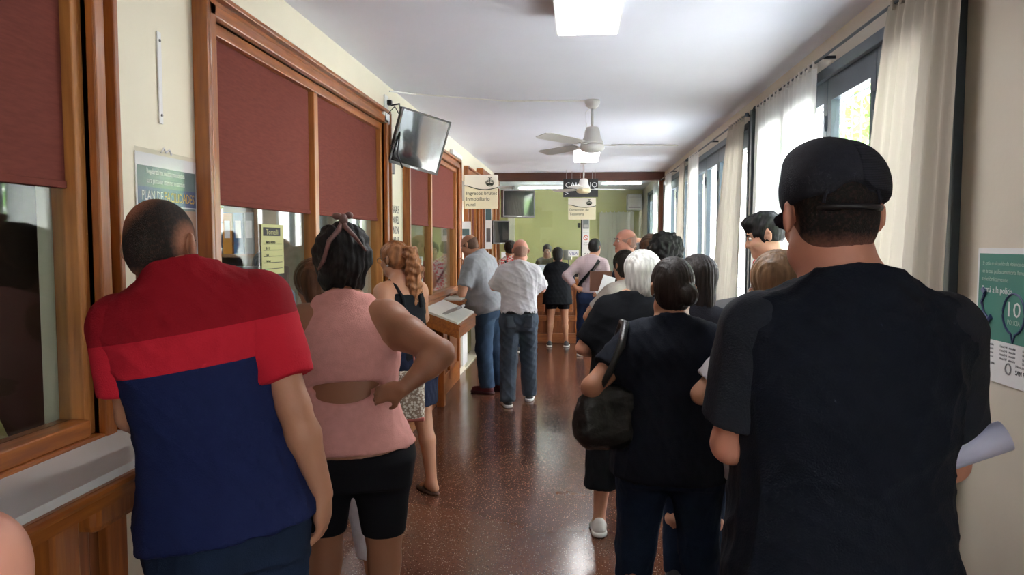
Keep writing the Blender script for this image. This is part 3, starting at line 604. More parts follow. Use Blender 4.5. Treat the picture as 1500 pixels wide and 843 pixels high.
# inner sill of the nearest window with papers
M_sill = mat('inner_sill', (.10,.06,.04), .5)
tag(B().box(-2.0, -1.60, -1.2, 2.0, 1.045, 1.08).build('inner_counter', M_sill), 'dark inner counter behind the nearest service window', 'counter')
tag(B().box(-2.0, -1.60, 2.8, 5.3, 1.045, 1.08).build('inner_counter', M_lam), 'pale inner counter behind the second service window', 'counter')
e = empty('paper_box', (-1.72, 1.28, 1.08), .2, 'white open box of forms behind the nearest service window', 'box'); B().quadbox([(-.12,-.16,0),(-.12,.16,0),(-.12,.16,.15),(-.12,-.16,.09)], (.22,0,0)).build('box', M_paper, e)
tag(B().box(-1.66,-1.60,1.10,1.34,1.08,1.105,.004).build('note_block', mat('note_yellow', (.65,.62,.05), .6)), 'yellow note block behind the glass, lower left corner', 'note block')
e = empty('form_tray', (-1.80, 1.72, 1.08), 0, 'dark teal form tray behind the nearest service window', 'tray'); B().box(-.15,.13,-.14,.14,0,.07,.004).build('tray', mat('teal_plastic', (.03,.09,.11), .5), e)
tag(B().quadbox([(-1.66,1.80,1.085),(-1.64,1.96,1.085),(-1.70,1.98,1.17),(-1.72,1.86,1.13)], (.004,0,.004)).build('folded_leaflet', mat('pale_yellow_paper', (.45,.40,.16), .6)), 'pale yellow folded leaflet leaning behind the nearest service window', 'leaflet')
tag(B().tube([(-1.9,1.0,1.42),(-1.86,1.3,1.40),(-1.83,1.5,1.30),(-1.8,1.6,1.15)], .008, 6).build('lamp_cord', M_blk), 'thin dark curved cord behind the nearest service window', 'cord')
struct(B().box(-1.745,-1.665,2.25,2.33,0,ZC).build('wall_column', M_office), 'grey column inside the office'); struct(B().box(-4.6,-1.60,2.45,2.52,0,ZC).build('wall_divider', mat('dark_divider', (.07,.035,.025), .6)), 'dark divider inside the office')
lamp_panel(-3.1, 4.0, 5.2, .3, 'office ceiling light behind the second service window', 5); lamp_panel(-3.1, 8.0, 9.2, .3, 'office ceiling light behind the third service window', 5)
e = empty('desk_screen', (-.28, 12.95, 1.06), 0, 'grey payment terminal arm left of the white post', 'terminal'); B().box(.02,.17,0,.04,.28,.46,.008).build('display', M_steel, e); B().tube([(.1,.02,0),(.12,.03,.2),(.1,.03,.38)], .012, 8).build('arm', M_tray, e)
e = empty('desk_speaker', (.02, 12.9, 1.90), 0, 'small black camera on the glass post', 'camera'); B().box(-.035,.02,-.03,.03,0,.08,.006).build('body', M_blk, e)
tag(B().box(-.10,.0,12.55,12.72,1.06,1.16,.008).build('receipt_printer', M_blk), 'small black receipt printer on the cashiers counter', 'printer')
tag(B().box(-1.0,-.72,12.1,12.35,1.06,1.10,.004).build('document_tray', M_tray), 'grey document tray on the cashiers counter', 'tray')
# ================================================================== people: bodies, hair and clothes are grown as distance fields and meshed
f32 = np.float32
def nv(v): v = np.array(v, float); return v/ (np.linalg.norm(v)+1e-9)
def p_cone(a, b, ra, rb, k=.02, flat=False, sc_=None):
    a = np.array(a, float); b = np.array(b, float); ab = b-a; L2 = ab@ab + 1e-9; R = max(ra, rb)
    def f(X, Y, Z):
        px, py, pz = X-a[0], Y-a[1], Z-a[2]
        t = (px*ab[0]+py*ab[1]+pz*ab[2])/L2; tc = np.clip(t, 0, 1)
        d = np.sqrt((px-tc*ab[0])**2+(py-tc*ab[1])**2+(pz-tc*ab[2])**2) - (ra+(rb-ra)*tc)
        if flat: d = np.maximum(d, (t-1)*math.sqrt(L2))
        return d
    return (f, np.minimum(a, b)-R, np.maximum(a, b)+R, k)
def p_ell(c, r, ax=None, k=.02):
    c = np.array(c, float); r = np.array(r, float); A = np.eye(3) if ax is None else np.array(ax, float)
    ext = np.sqrt(((A*r[:, None])**2).sum(0))
    def f(X, Y, Z):
        px, py, pz = X-c[0], Y-c[1], Z-c[2]
        q = [(px*A[i,0]+py*A[i,1]+pz*A[i,2])/r[i] for i in range(3)]
        k0 = np.sqrt(q[0]**2+q[1]**2+q[2]**2)+1e-6; k1 = np.sqrt((q[0]/r[0])**2+(q[1]/r[1])**2+(q[2]/r[2])**2)+1e-6
        return k0*(k0-1)/k1
    return (f, c-ext, c+ext, k)
def p_box(c, r, ax=None, rnd=.005, k=.01):
    c = np.array(c, float); r = np.array(r, float); A = np.eye(3) if ax is None else np.array(ax, float)
    ext = (np.abs(A)*r[:, None]).sum(0)
    def f(X, Y, Z):
        px, py, pz = X-c[0], Y-c[1], Z-c[2]
        q = [np.abs(px*A[i,0]+py*A[i,1]+pz*A[i,2])-r[i]+rnd for i in range(3)]
        o = np.sqrt(sum(np.maximum(v, 0)**2 for v in q))
        return o + np.minimum(np.maximum(np.maximum(q[0], q[1]), q[2]), 0) - rnd
    return (f, c-ext, c+ext, k)
def p_torso(prof, O, A, t0, t1, k=.05, off=0.0, n=2.35):
    """prof rows (t, halfwidth, halfdepth, y offset) along the spine axis A[2] from O"""
    pr = np.array(prof, float); tt = np.linspace(pr[0,0]-.05, pr[-1,0]+.05, 200)
    ker = np.hanning(19); ker /= ker.sum()
    W_, D_, Y_ = [np.convolve(np.pad(np.interp(tt, pr[:,0], pr[:,i]), 9, 'edge'), ker, 'valid')+(off if i < 3 else 0) for i in (1,2,3)]
    O = np.array(O, float); A = np.array(A, float)
    R = float(max(W_.max(), D_.max()))*1.05+.03; e0, e1 = O+A[2]*t0, O+A[2]*t1
    def f(X, Y, Z):
        px, py, pz = X-O[0], Y-O[1], Z-O[2]
        u, v, t = [px*A[i,0]+py*A[i,1]+pz*A[i,2] for i in range(3)]
        wv = np.interp(t, tt, W_); dv = np.interp(t, tt, D_); v = v-np.interp(t, tt, Y_)
        q = ((np.abs(u)/wv)**n+(np.abs(v)/dv)**n)**(1/n)
        d = (q-1)*np.minimum(wv, dv)
        return np.maximum(d, np.maximum(t0-t, t-t1)+.0)
    return (f, np.minimum(e0, e1)-R, np.maximum(e0, e1)+R, k)
def p_plane(pt, n_):
    """carves away everything on the side n_ points to"""
    pt = np.array(pt, float); n_ = nv(n_)
    return lambda X, Y, Z: -((X-pt[0])*n_[0]+(Y-pt[1])*n_[1]+(Z-pt[2])*n_[2])
def grow(name, prims, cell, m, parent, carve=(), disp=None, planes=()):
    lo = np.min([p[1] for p in prims], 0)-3*cell-.01; hi = np.max([p[2] for p in prims], 0)+3*cell+.01
    n = np.ceil((hi-lo)/cell).astype(int)+1
    ax = [(lo[i]+np.arange(n[i])*cell).astype(f32) for i in range(3)]
    D = np.full(n, .3, f32)
    def sub(p, mg):
        i0 = np.maximum(0, np.floor((p[1]-mg-lo)/cell).astype(int)); i1 = np.minimum(n, np.ceil((p[2]+mg-lo)/cell).astype(int)+1)
        if (i1 <= i0).any(): return None, None
        s = tuple(slice(a, b) for a, b in zip(i0, i1))
        return s, (ax[0][s[0]][:,None,None], ax[1][s[1]][None,:,None], ax[2][s[2]][None,None,:])
    for p in prims:
        s, g = sub(p, p[3]+2*cell)
        if s is None: continue
        d = p[0](*g).astype(f32); o = D[s]; kk = p[3]
        h = np.maximum(kk-np.abs(o-d), 0)/kk; D[s] = np.minimum(o, d)-h*h*kk*.25
    for p in carve:
        s, g = sub(p, 2*cell)
        if s is None: continue
        D[s] = np.maximum(D[s], -p[0](*g).astype(f32))
    for pl in planes:
        D = np.maximum(D, -pl(ax[0][:,None,None], ax[1][None,:,None], ax[2][None,None,:]).astype(f32))
    S = D < 0
    c = [(i,j,k) for i in (0,1) for j in (0,1) for k in (0,1)]
    def sh(Aa, q): return Aa[q[0]:Aa.shape[0]-1+q[0], q[1]:Aa.shape[1]-1+q[1], q[2]:Aa.shape[2]-1+q[2]]
    cnt = sum(sh(S, q).astype(np.int8) for q in c)
    act = (cnt > 0) & (cnt < 8); I = np.argwhere(act)
    if not len(I): return None
    idx = np.full(act.shape, -1, np.int32); idx[act] = np.arange(len(I))
    V8 = {q: D[I[:,0]+q[0], I[:,1]+q[1], I[:,2]+q[2]] for q in c}
    acc = np.zeros((len(I), 3), f32); num = np.zeros(len(I), f32)
    for q in c:
        for a in range(3):
            if q[a]: continue
            r_ = list(q); r_[a] = 1; r_ = tuple(r_); d0, d1 = V8[q], V8[r_]; cr_ = (d0 < 0) != (d1 < 0)
            t = np.where(cr_, d0/np.where(cr_, d0-d1, 1), 0); P = np.tile(np.array(q, f32), (len(I), 1)); P[:,a] += t
            acc += P*cr_[:,None]; num += cr_
    P = (I+acc/num[:,None])*cell+lo
    F = []
    for a in range(3):
        b_, c_ = (a+1) % 3, (a+2) % 3
        s0 = [slice(1, -1)]*3; s1 = list(s0); s0[a] = slice(0, -1); s1[a] = slice(1, None)
        A0, A1 = S[tuple(s0)], S[tuple(s1)]
        E = np.argwhere(A0 != A1)
        if not len(E): continue
        inside = A0[tuple(E.T)]; off = np.ones(3, int); off[a] = 0; E = E+off
        def gi(db, dc):
            q = E.copy(); q[:,b_] -= db; q[:,c_] -= dc; return idx[q[:,0], q[:,1], q[:,2]]
        Q = np.stack([gi(1,1), gi(0,1), gi(0,0), gi(1,0)], 1)
        Q[~inside] = Q[~inside][:, ::-1]; F.append(Q)
    F = np.concatenate(F); F = F[(F >= 0).all(1)]
    # one light smoothing pass keeps the grid from showing
    for _ in range(2):
        acc = np.zeros_like(P); num = np.zeros(len(P))
        for i in range(4):
            for j in ((i+1) % 4, (i-1) % 4):
                for a in range(3): acc[:,a] += np.bincount(F[:,i], P[F[:,j],a], len(P))
                num += np.bincount(F[:,i], minlength=len(P))
        P = P*.45+.55*acc/np.maximum(num, 1)[:,None]
    if disp is not None:
        N = np.cross(P[F[:,2]]-P[F[:,0]], P[F[:,3]]-P[F[:,1]]); VN = np.zeros_like(P)
        for i in range(4):
            for a in range(3): VN[:,a] += np.bincount(F[:,i], N[:,a], len(P))
        VN /= np.linalg.norm(VN, axis=1)[:,None]+1e-9
        P = P+VN*disp(P, VN)[:,None]
    me = bpy.data.meshes.new(name); me.vertices.add(len(P)); me.vertices.foreach_set('co', P.astype(f32).ravel())
    me.loops.add(F.size); me.loops.foreach_set('vertex_index', F.astype(np.int32).ravel())
    me.polygons.add(len(F)); me.polygons.foreach_set('loop_start', np.arange(len(F), dtype=np.int32)*4)
    me.polygons.foreach_set('use_smooth', np.ones(len(F), bool)); me.update(calc_edges=True)
    return link(name, me, m, parent)
def wrinkle(amp, seed=0, zstretch=1.0):
    rs = np.random.RandomState(seed); W_ = rs.normal(0, 1, (7, 3))*np.array([44, 44, 34*zstretch]); ph = rs.uniform(0, 6.28, 7); B_ = rs.normal(0, 1, (7, 3))*6
    def f(P, N):
        s = 0
        for w_, p_, b_ in zip(W_, ph, B_): s = s + (1-np.abs(np.sin(P@w_*.55 + 1.3*np.sin(P@b_)+p_)))**2
        return amp*(s/7*2.4-.28)
    return f
def strands(amp, freq, seed=0, curl=0.0):
    def f(P, N):
        a = P[:,0]*freq+P[:,1]*freq*.8+seed
        s = np.sin(a+1.5*np.sin(P[:,2]*22))+.6*np.sin(a*2.1+P[:,2]*9)
        if curl: s = s+curl*np.sin(P[:,2]*130+2*np.sin(P[:,0]*60))+curl*np.sin(P[:,1]*90+P[:,2]*60)
        return amp*s
    return f
def rotm(yaw, pitch, roll):
    """rows right, forward, up; pitch > 0 bends forward, roll > 0 leans right, yaw > 0 turns left"""
    y, p, q = map(math.radians, (yaw, pitch, roll))
    Rz = np.array([[math.cos(y),-math.sin(y),0],[math.sin(y),math.cos(y),0],[0,0,1]])
    Rx = np.array([[1,0,0],[0,math.cos(-p),-math.sin(-p)],[0,math.sin(-p),math.cos(-p)]])
    Ry = np.array([[math.cos(q),0,math.sin(q)],[0,1,0],[-math.sin(q),0,math.cos(q)]])
    return (Rz@Ry@Rx).T
MALE = [(-.14,.145,.105,-.01),(-.05,.172,.122,-.012),(.05,.168,.118,0),(.18,.158,.108,.005),(.30,.170,.116,.004),(.40,.186,.120,-.004),(.46,.168,.104,-.014),(.51,.118,.080,-.020),(.555,.078,.066,-.020),(.60,.060,.058,-.014)]
FEM = [(-.14,.155,.115,-.015),(-.05,.182,.130,-.018),(.05,.165,.120,-.005),(.17,.138,.100,.004),(.28,.146,.110,.010),(.38,.160,.112,.006),(.45,.148,.095,-.010),(.50,.098,.072,-.016),(.545,.062,.056,-.016),(.60,.050,.050,-.012)]
def skin(name, c): return mat(name, c, .5, noise=.06, nscale=9, sss=.08, bump=.06, bscale=120, spec=.4)
BUZZ = 1
S_light = skin('skin_light', (.56,.30,.20)); S_tan = skin('skin_tan', (.42,.20,.12)); S_brown = skin('skin_brown', (.28,.12,.065)); S_rosy = skin('skin_rosy', (.60,.27,.19))
def cloth(name, c, noise=.06, b=.25): return mat(name, c, .85, noise=noise, nscale=35, bump=b, bscale=260, spec=.2, sheen=.0)
def hairm(name, c, rough=.42): return mat(name, c, rough, noise=.45, nscale=45, stretch=(1,1,.12), bump=.55, bscale=70, spec=.35)
H_black = hairm('hair_black', (.007,.006,.006), .6); H_dark = hairm('hair_dark_brown', (.016,.010,.008), .58); H_brown = hairm('hair_brown', (.10,.045,.022)); H_blond = hairm('hair_sandy', (.22,.13,.07))
H_curl = hairm('hair_curly_auburn', (.27,.11,.045)); H_white = hairm('hair_white', (.72,.70,.66)); H_grey = hairm('hair_grey', (.12,.115,.11))
H_buzz = mat('hair_cropped', (.018,.012,.010), .85, noise=.35, nscale=140, bump=.6, bscale=420, spec=.25)
M_eye = mat('eye_white', (.75,.72,.68), .2); M_iris = mat('iris_dark', (.02,.012,.008), .15); M_lip = mat('lip', (.36,.12,.10), .45)
M_sole = mat('shoe_sole', (.60,.60,.58), .6)

def hand(pr, wr, d, pn, s, side, curl=.5, point=False):
    """palm, four unequal fingers and a thumb; d = hand direction, pn = palm normal, side = +1 right / -1 left"""
    d = nv(d); pn = np.array(pn, float); pn = nv(pn-d*(pn@d)); sd = np.cross(d, pn)*side
    pc = np.array(wr)+d*.045*s
    pr.append(p_ell(pc, (.050*s, .040*s, .019*s), (d, sd, pn), .014))
    for i, (L, o) in enumerate(((.070,.028),(.080,.010),(.074,-.009),(.058,-.027))):
        b0 = np.array(wr)+d*.080*s+sd*o*s; a = curl*(.35+.06*i); p0 = b0; dd = d+sd*o*1.2
        for j, fl in enumerate((.45,.32,.23)):
            a2 = a+curl*.75*j; v = nv(nv(dd)*math.cos(a2)+pn*math.sin(a2)); p1 = p0+v*L*fl*s
            pr.append(p_cone(p0, p1, (.0088-.0008*j)*s, (.0082-.0008*j)*s, .004)); p0 = p1
    t0 = np.array(wr)+d*.022*s+sd*.026*s; t1 = t0+nv(d*.7+sd*.75+pn*.35)*.038*s; t2 = t1+nv(d*.95+sd*.25+pn*.35*(.5+curl))*.030*s
    pr.append(p_cone(t0, t1, .0125*s, .0105*s, .010)); pr.append(p_cone(t1, t2, .0100*s, .0085*s, .006))

def person(label, loc, yaw=0, H=1.75, fem=False, girth=1.0, belly=0.0, pitch=0, roll=0, hyaw=0, hpitch=0, hroll=0, hoff=(0,0,0), cell=.012, sk=S_tan,
           arms=None, fat=1.0, feet=None, top=None, bottom=None, shoes=None, hair=None, group=None, extra=None, hands=None, up=1.0, neckr=1.0, headscale=1.0):
    s = H/1.75; e = empty('person', loc, math.radians(yaw), label, 'person', group)
    cy, sy = math.cos(math.radians(yaw)), math.sin(math.radians(yaw))
    def W2L(p): x, y, z = p[0]-loc[0], p[1]-loc[1], p[2]-loc[2]; return np.array([x*cy+y*sy, -x*sy+y*cy, z])
    prof = [(t*s, w_*girth*s, (d+max(0, belly*math.exp(-((t-.10)/.16)**2))*.5)*girth*s*(1 if girth < 1.15 else 1.04), (yo+belly*math.exp(-((t-.10)/.16)**2)*.5)*s) for t, w_, d, yo in (FEM if fem else MALE)]
    O = np.array([0, 0, .935*s]); A = rotm(0, pitch, roll)
    T = lambda u, v, t: O+A[0]*u*s+A[1]*v*s+A[2]*t*s
    sw = (.142 if fem else .163)*girth**.5; sh = {q: T(q*sw, -.012, .468) for q in (-1, 1)}
    HA = rotm(hyaw, hpitch, hroll); neck = T(0, -.012, .53)
    HC = T(0, .025, .70)+np.array(hoff)*s; hs = s**.5*headscale
    Hh = lambda u, v, t: HC+HA[0]*u*hs+HA[1]*v*hs+HA[2]*t*hs
    # ---- body
    pr = [p_torso(prof, O, A, -.14*s, .58*s, .05)]
    armj = {}
    for q in (-1, 1):
        spec = (arms or {}).get('L' if q < 0 else 'R')
        if spec is None: el = sh[q]+np.array([q*.05, -.02, -.285])*s; wr = el+np.array([q*.0, .05, -.25])*s; hd = (0, .1, -1); pn = (-q, 0, 0); cu = .5
        else:
            el, wr = (W2L(spec[0]), W2L(spec[1])) if spec[-1] == 'W' else (T(*spec[0]), T(*spec[1]))
            hd = spec[2] if len(spec) > 3 and spec[2] is not None else wr-el; pn = spec[3] if len(spec) > 4 and spec[3] is not None else (-q, .3, -.2); cu = .7
            if spec[-1] == 'W' and len(spec) > 3 and spec[2] is not None: hd = W2L(np.array(hd)+loc)
            if spec[-1] == 'W' and len(spec) > 4 and spec[3] is not None: pn = W2L(np.array(pn)+loc)
        armj[q] = (sh[q], el, wr)
        fa = fat*s
        pr.append(p_ell(sh[q]+A[2]*-.005, (.062*fa, .062*fa, .065*fa), A, .05))
        mid = sh[q]*.6+el*.4
        pr.append(p_cone(sh[q], mid, .052*fa, .050*fa, .04)); pr.append(p_cone(mid, el, .050*fa, .038*fa, .02))
        m2 = el*.68+wr*.32
        pr.append(p_cone(el, m2, .038*fa, .041*(fa+s)/2, .02)); pr.append(p_cone(m2, wr, .041*(fa+s)/2, .026*s, .02))
        hand(pr, wr, hd, pn, s*(.94 if fem else 1.02), q, cu)
    for q in (-1, 1): pr.append(p_cone(sh[q]-A[0]*q*.02, neck+A[2]*.03*s, .042*s, .040*s, .05))
    pr.append(p_cone(neck-A[2]*.03, Hh(0, -.022, -.05), .058*s*neckr*(girth**.5)*(.86 if fem else 1), .054*hs*neckr*(.85 if fem else 1), .03))
    # head
    pr.append(p_ell(Hh(0, -.010, .030), (.075*hs, .095*hs, .086*hs), HA, .02)); pr.append(p_ell(Hh(0, .030, -.045), (.058*hs, .060*hs, .072*hs), HA, .03))
    pr.append(p_ell(Hh(0, .072, -.092), (.026*hs, .022*hs, .020*hs), HA, .03)); pr.append(p_cone(Hh(-.045, .01, -.075), Hh(.045, .01, -.075), .028*hs, .028*hs, .03))
    pr.append(p_ell(Hh(0, .076, .026), (.048*hs, .014*hs, .010*hs), HA, .015))
    for q in (-1, 1):
        pr.append(p_ell(Hh(q*.038, .066, -.028), (.022*hs, .020*hs, .020*hs), HA, .02))
        Ea = rotm(hyaw+q*34, hpitch-8, hroll)
        pr.append(p_ell(Hh(q*.083, -.016, -.004), (.0085*hs, .021*hs, .034*hs), Ea, .008))
    pr.append(p_cone(Hh(0, .082, .012), Hh(0, .108, -.026), .009*hs, .0125*hs, .012)); pr.append(p_ell(Hh(0, .094, -.032), (.019*hs, .012*hs, .009*hs), HA, .008))
    pr.append(p_ell(Hh(0, .084, -.060), (.024*hs, .011*hs, .008*hs), HA, .008)); pr.append(p_ell(Hh(0, .082, -.071), (.020*hs, .010*hs, .007*hs), HA, .008))
    cv = [p_ell(Hh(q*.031, .102, .006), (.017*hs, .018*hs, .012*hs), HA) for q in (-1, 1)] + [p_ell(Hh(q*.094, -.008, .002), (.010*hs, .011*hs, .021*hs), rotm(hyaw+q*34, hpitch-8, hroll)) for q in (-1, 1)]
    # legs
    ft = feet or [(-.10, 0, 0), (.10, 0, 0)]
    legs = []
    for q, fq in zip((-1, 1), ft):
        an = np.array([fq[0]*s, fq[1]*s-.02*s, .085*s]); hj = O+np.array([q*.092*girth, 0, -.03])*s
        kn = hj*.49+an*.51+np.array([0, .025, .0])*s
        if len(fq) > 3: kn = kn+np.array([0, fq[3], 0])*s
        legs.append((hj, kn, an, fq)); th = girth**.8*s*(1.08 if fem else 1)
        pr.append(p_cone(hj, kn, .088*th, .056*s*girth**.4, .05)); mc = kn*.70+an*.30+np.array([0,-.016,0])*s
        pr.append(p_cone(kn, mc, .054*s*girth**.4, .055*s*girth**.4, .03)); pr.append(p_cone(mc, an, .054*s*girth**.4, .036*s, .02))
        ta = math.radians(fq[2]); fd = np.array([math.sin(ta), math.cos(ta), 0])
        pr.append(p_cone(an+fd*-.035*s-np.array([0,0,.045*s]), an+fd*.02*s-np.array([0,0,.02*s]), .033*s, .034*s, .03))
        pr.append(p_cone(an+fd*.02*s-np.array([0,0,.035*s]), an+fd*.125*s-np.array([0,0,.063*s]), .032*s, .022*s, .03))
    body = grow('body', pr, cell, sk, e, carve=cv)
    cc = cell*1.0
    # ---- clothes
    seed = abs(hash(label)) % 999 if False else sum(map(ord, label)) % 997
    if top:
        off = top.get('off', .016)*s; hem = top.get('hem', -.10)*s
        flare = top.get('flare', .0)
        st = top.get('straight', .0)
        pf = [(t, max(w_, prof[1][1]*st*(t < .33*s))+flare*max(0, .15*s-t)/.25, max(d, prof[1][2]*st*(t < .33*s))+flare*max(0, .15*s-t)/.25, yo) for t, w_, d, yo in prof]
        if hem < -.14*s: l_ = pf[0]; b_ = pf[1]; pf = [(hem-.03, b_[1]+flare, b_[2]+flare, b_[3])]+[(t, max(w_, b_[1]) if t < 0 else w_, max(d, b_[2]) if t < 0 else d, yo) for t, w_, d, yo in pf]
        nk = top.get('neck', .568)*s
        tp = [p_torso(pf, O, A, min(hem, -.14*s) if hem < .0 else hem, .60*s, .04, off)]
        if hem <= .01*s:
            for hj, kn, an, fq in legs: tp.append(p_cone(hj, hj*.5+kn*.5, .088*girth**.8*s*(1.08 if fem else 1)+off, .075*girth**.8*s+off, .05))
        plt = [p_plane(O+A[2]*hem, -A[2]), p_plane(O+A[2]*nk, A[2]*.93+A[1]*.36)]
        sl = top.get('sleeve', .6); slm = top.get('sleeve_mat')
        sp = {-1: [], 1: []}
        for q in (-1, 1):
            a, el, wr = armj[q]
            if sl > 0:
                tp.append(p_cone(a-A[0]*q*.02, neck+A[2]*.03*s, .042*s+off*1.0, .040*s+off*.6, .05))
                o2 = off*.85
                tgt = sp[q] if slm else tp
                if slm: tp.append(p_ell(a-A[0]*q*.012*s, (.056*fat*s+off*.6,)*3, A, .05))
                if sl <= 1: tgt.append(p_cone(a-A[0]*q*(.0 if slm else .01), a+(el-a)*sl, .063*fat*s+o2, .047*fat*s+o2+.008, .05, flat=True))
                else:
                    tgt.append(p_cone(a, el, .063*fat*s+o2, .043*fat*s+o2, .045)); f_ = sl-1
                    tgt.append(p_cone(el, el+(wr-el)*f_, .043*fat*s+o2, (.043*(1-f_)+.028*f_)*s+o2, .03, flat=True))
            elif top.get('strap'):
                tp.append(p_cone(T(q*.085, -.06, .40), T(q*.085, 0, .53), .022*s, .018*s, .01))
            else: tp.append(p_cone(T(q*.135, -.012, .44), T(q*.075, -.012, .535), .046*s+off*.4, .040*s+off*.5, .04))
        cvv = []
        if sl <= 0:
            for q in (-1, 1): cvv.append(p_ell(armj[q][0]+A[0]*q*(.060+top.get('armhole', 0))*s-A[2]*.03*s, (.060*s*fat, .12*s, .13*s), A))
        if top.get('strap'): cvv.append(p_ell(T(0, 0, .56), (.22*s, .25*s, .14*s), A))
        if top.get('carve'): cvv += top['carve'](T, A, s)
        if top.get('collar'): tp.append(p_cone(neck-A[2]*.01, neck+(Hh(0,-.02,-.05)-neck)*.55, .066*s, .060*s, .012, flat=True))
        g = grow(top.get('name', 'shirt'), tp, cc, top['m'], e, carve=cvv, planes=plt, disp=wrinkle(top.get('wr', .006), seed))
        for q in (-1, 1):
            if sp[q]: grow('sleeve', sp[q], cc, slm, e, disp=wrinkle(.004, seed+3))
        if top.get('buttons'): pass
    if bottom:
        off = bottom.get('off', .012)*s; hz = bottom.get('hem', .07)*s
        bp = [p_torso([r_ for r_ in prof if r_[0] <= .10*s], O, A if abs(pitch) < 14 else rotm(0, pitch*.5, roll*.5), -.14*s, bottom.get('waist', .06)*s, .05, off*.8)]
        for hj, kn, an, fq in legs:
            k2 = bottom.get('k', 1.0)
            bp.append(p_cone(hj, kn, .090*girth**.8*s*(1.08 if fem else 1)+off, (.058*girth**.4*s+off)*k2, .05))
            bp.append(p_cone(kn, an, (.058*girth**.4*s+off)*k2, (.044*s+off)*k2*bottom.get('cuff', 1.0), .03))
        if bottom.get('skirt'): bp.append(p_torso([(hz-O[2]-.05, .20*girth*s, .15*girth*s, 0), (0, .19*girth*s, .14*girth*s, 0)], O, np.eye(3), hz-O[2], 0, .03))
        grow(bottom.get('name', 'trousers'), bp, cc, bottom['m'], e, planes=[p_plane((0,0,hz), (0,0,-1))], disp=wrinkle(bottom.get('wr', .007), seed+1, .8))
        if bottom.get('belt'):
            grow('belt', [p_torso([r_ for r_ in prof if r_[0] <= .10*s], O, A, .035*s, .07*s, .01, off+.010)], cc, M_blk, e)
    if shoes:
        for hj, kn, an, fq in legs:
            ta = math.radians(fq[2]); fd = np.array([math.sin(ta), math.cos(ta), 0]); z0 = np.array([0,0,1.])
            g0 = an-z0*(an[2]-.0); fa_ = np.array([np.cross(fd, z0), fd, z0])
            u = [p_cone(g0+fd*-.035*s+z0*.045*s, g0+fd*.02*s+z0*.060*s, .041*s, .040*s, .03), p_cone(g0+fd*.02*s+z0*.048*s, g0+fd*.145*s+z0*.038*s, .042*s, .032*s, .03), p_cone(g0-fd*.03*s+z0*.05*s, g0-fd*.03*s+z0*.085*s, .036*s, .034*s, .02)]
            so = grow('shoe', u, min(cell, .009), shoes[0], e, planes=[p_plane((0,0,.022), (0,0,-1))])
            grow('sole', [p_ell(g0+fd*.105*s+z0*.013, (.047*s, .085*s, .06), fa_, .04), p_ell(g0-fd*.03*s+z0*.013, (.040*s, .055*s, .06), fa_, .05), p_cone(g0-fd*.03*s+z0*.013, g0+fd*.1*s+z0*.013, .036*s, .040*s, .04)], min(cell, .007), shoes[1] if len(shoes) > 1 else M_sole, so,
                 planes=[p_plane((0,0,.001), (0,0,-1)), p_plane((0,0,.030), (0,0,1))])
    # ---- face pieces
    for q in (-1, 1):
        ey = B().sphere(Hh(q*.031, .0755, .006), .0125*hs, n=12).build('eye', M_eye, e, smooth=True)
        B().sphere(Hh(q*.031, .0835, .006), .0065*hs, n=8).build('iris', M_iris, ey, smooth=True)
        hm = hair.get('brow', hair['m']) if hair else H_dark
        B().tube([Hh(q*.014, .090, .024), Hh(q*.030, .090, .031), Hh(q*.048, .078, .026)], [.0035, .0045, .002], 6).build('eyebrow', hm, e, smooth=True)
    mb = B(); vv = bmesh.ops.create_uvsphere(mb.bm, u_segments=12, v_segments=6, radius=1)['verts']
    for v_ in vv: v_.co = Vector(Hh(v_.co.x*.023, .0865+v_.co.y*.0085, -.065+v_.co.z*.0085))
    mb.build('mouth', M_lip, e, smooth=True)
    return dict(e=e, T=T, Hh=Hh, HA=HA, A=A, hs=hs, s=s, cell=cell, W2L=W2L, arms=armj, legs=legs, prof=prof, O=O, neck=neck)
# ---- hair: built in the frame of the head
def face_cv(R, low=.06): 
    Hh, HA, hs = R['Hh'], R['HA'], R['hs']
    return [p_ell(Hh(0, .115, -.045), (.098*hs, .092*hs, (.045+low)*hs), HA)]
def hair_cap(R, m, th=.010, seed=0, amp=.002, low=0.0, carve=(), extra=(), cell=None, name='hair', face=.055, curl=0, freq=260, side=0.0):
    Hh, HA, hs = R['Hh'], R['HA'], R['hs']
    pr = [p_ell(Hh(0, -.014, .030), ((.075+th+side)*hs, (.094+th)*hs, (.087+th)*hs), HA, .02), p_ell(Hh(0, -.045, -.020-low*.5), ((.066+th*.6+side)*hs, (.052+th*.5)*hs, (.055+low)*hs), HA, .03)]
    cv = face_cv(R, face)+list(carve)
    for q in (-1, 1): cv.append(p_ell(Hh(q*.092, -.012, -.006), (.026*hs, .025*hs, .036*hs), HA)) if side <= 0.004 else None
    return grow(name, pr+list(extra), cell or min(R['cell'], .009), m, R['e'], carve=cv, disp=strands(amp, freq, seed, curl))
def hair_fringe(R, m, th=.004, top=.035):
    """short hair left round the back and sides of a bald head"""
    Hh, HA, hs = R['Hh'], R['HA'], R['hs']
    pr = [p_ell(Hh(0, -.012, .028), ((.0755+th)*hs, (.0950+th)*hs, (.0862+th)*hs), HA, .02), p_ell(Hh(0, -.045, -.03), ((.060+th)*hs, (.048+th)*hs, .045*hs), HA, .03)]
    cv = face_cv(R, .05)+[p_ell(Hh(0, .03, .13), (.13*hs, .15*hs, (.13-top)*hs), HA)]+[p_ell(Hh(q*.088, -.004, -.006), (.02*hs, .024*hs, .034*hs), HA) for q in (-1, 1)]
    return grow('hair', pr, min(R['cell'], .007), m, R['e'], carve=cv, disp=strands(.0006, 300))
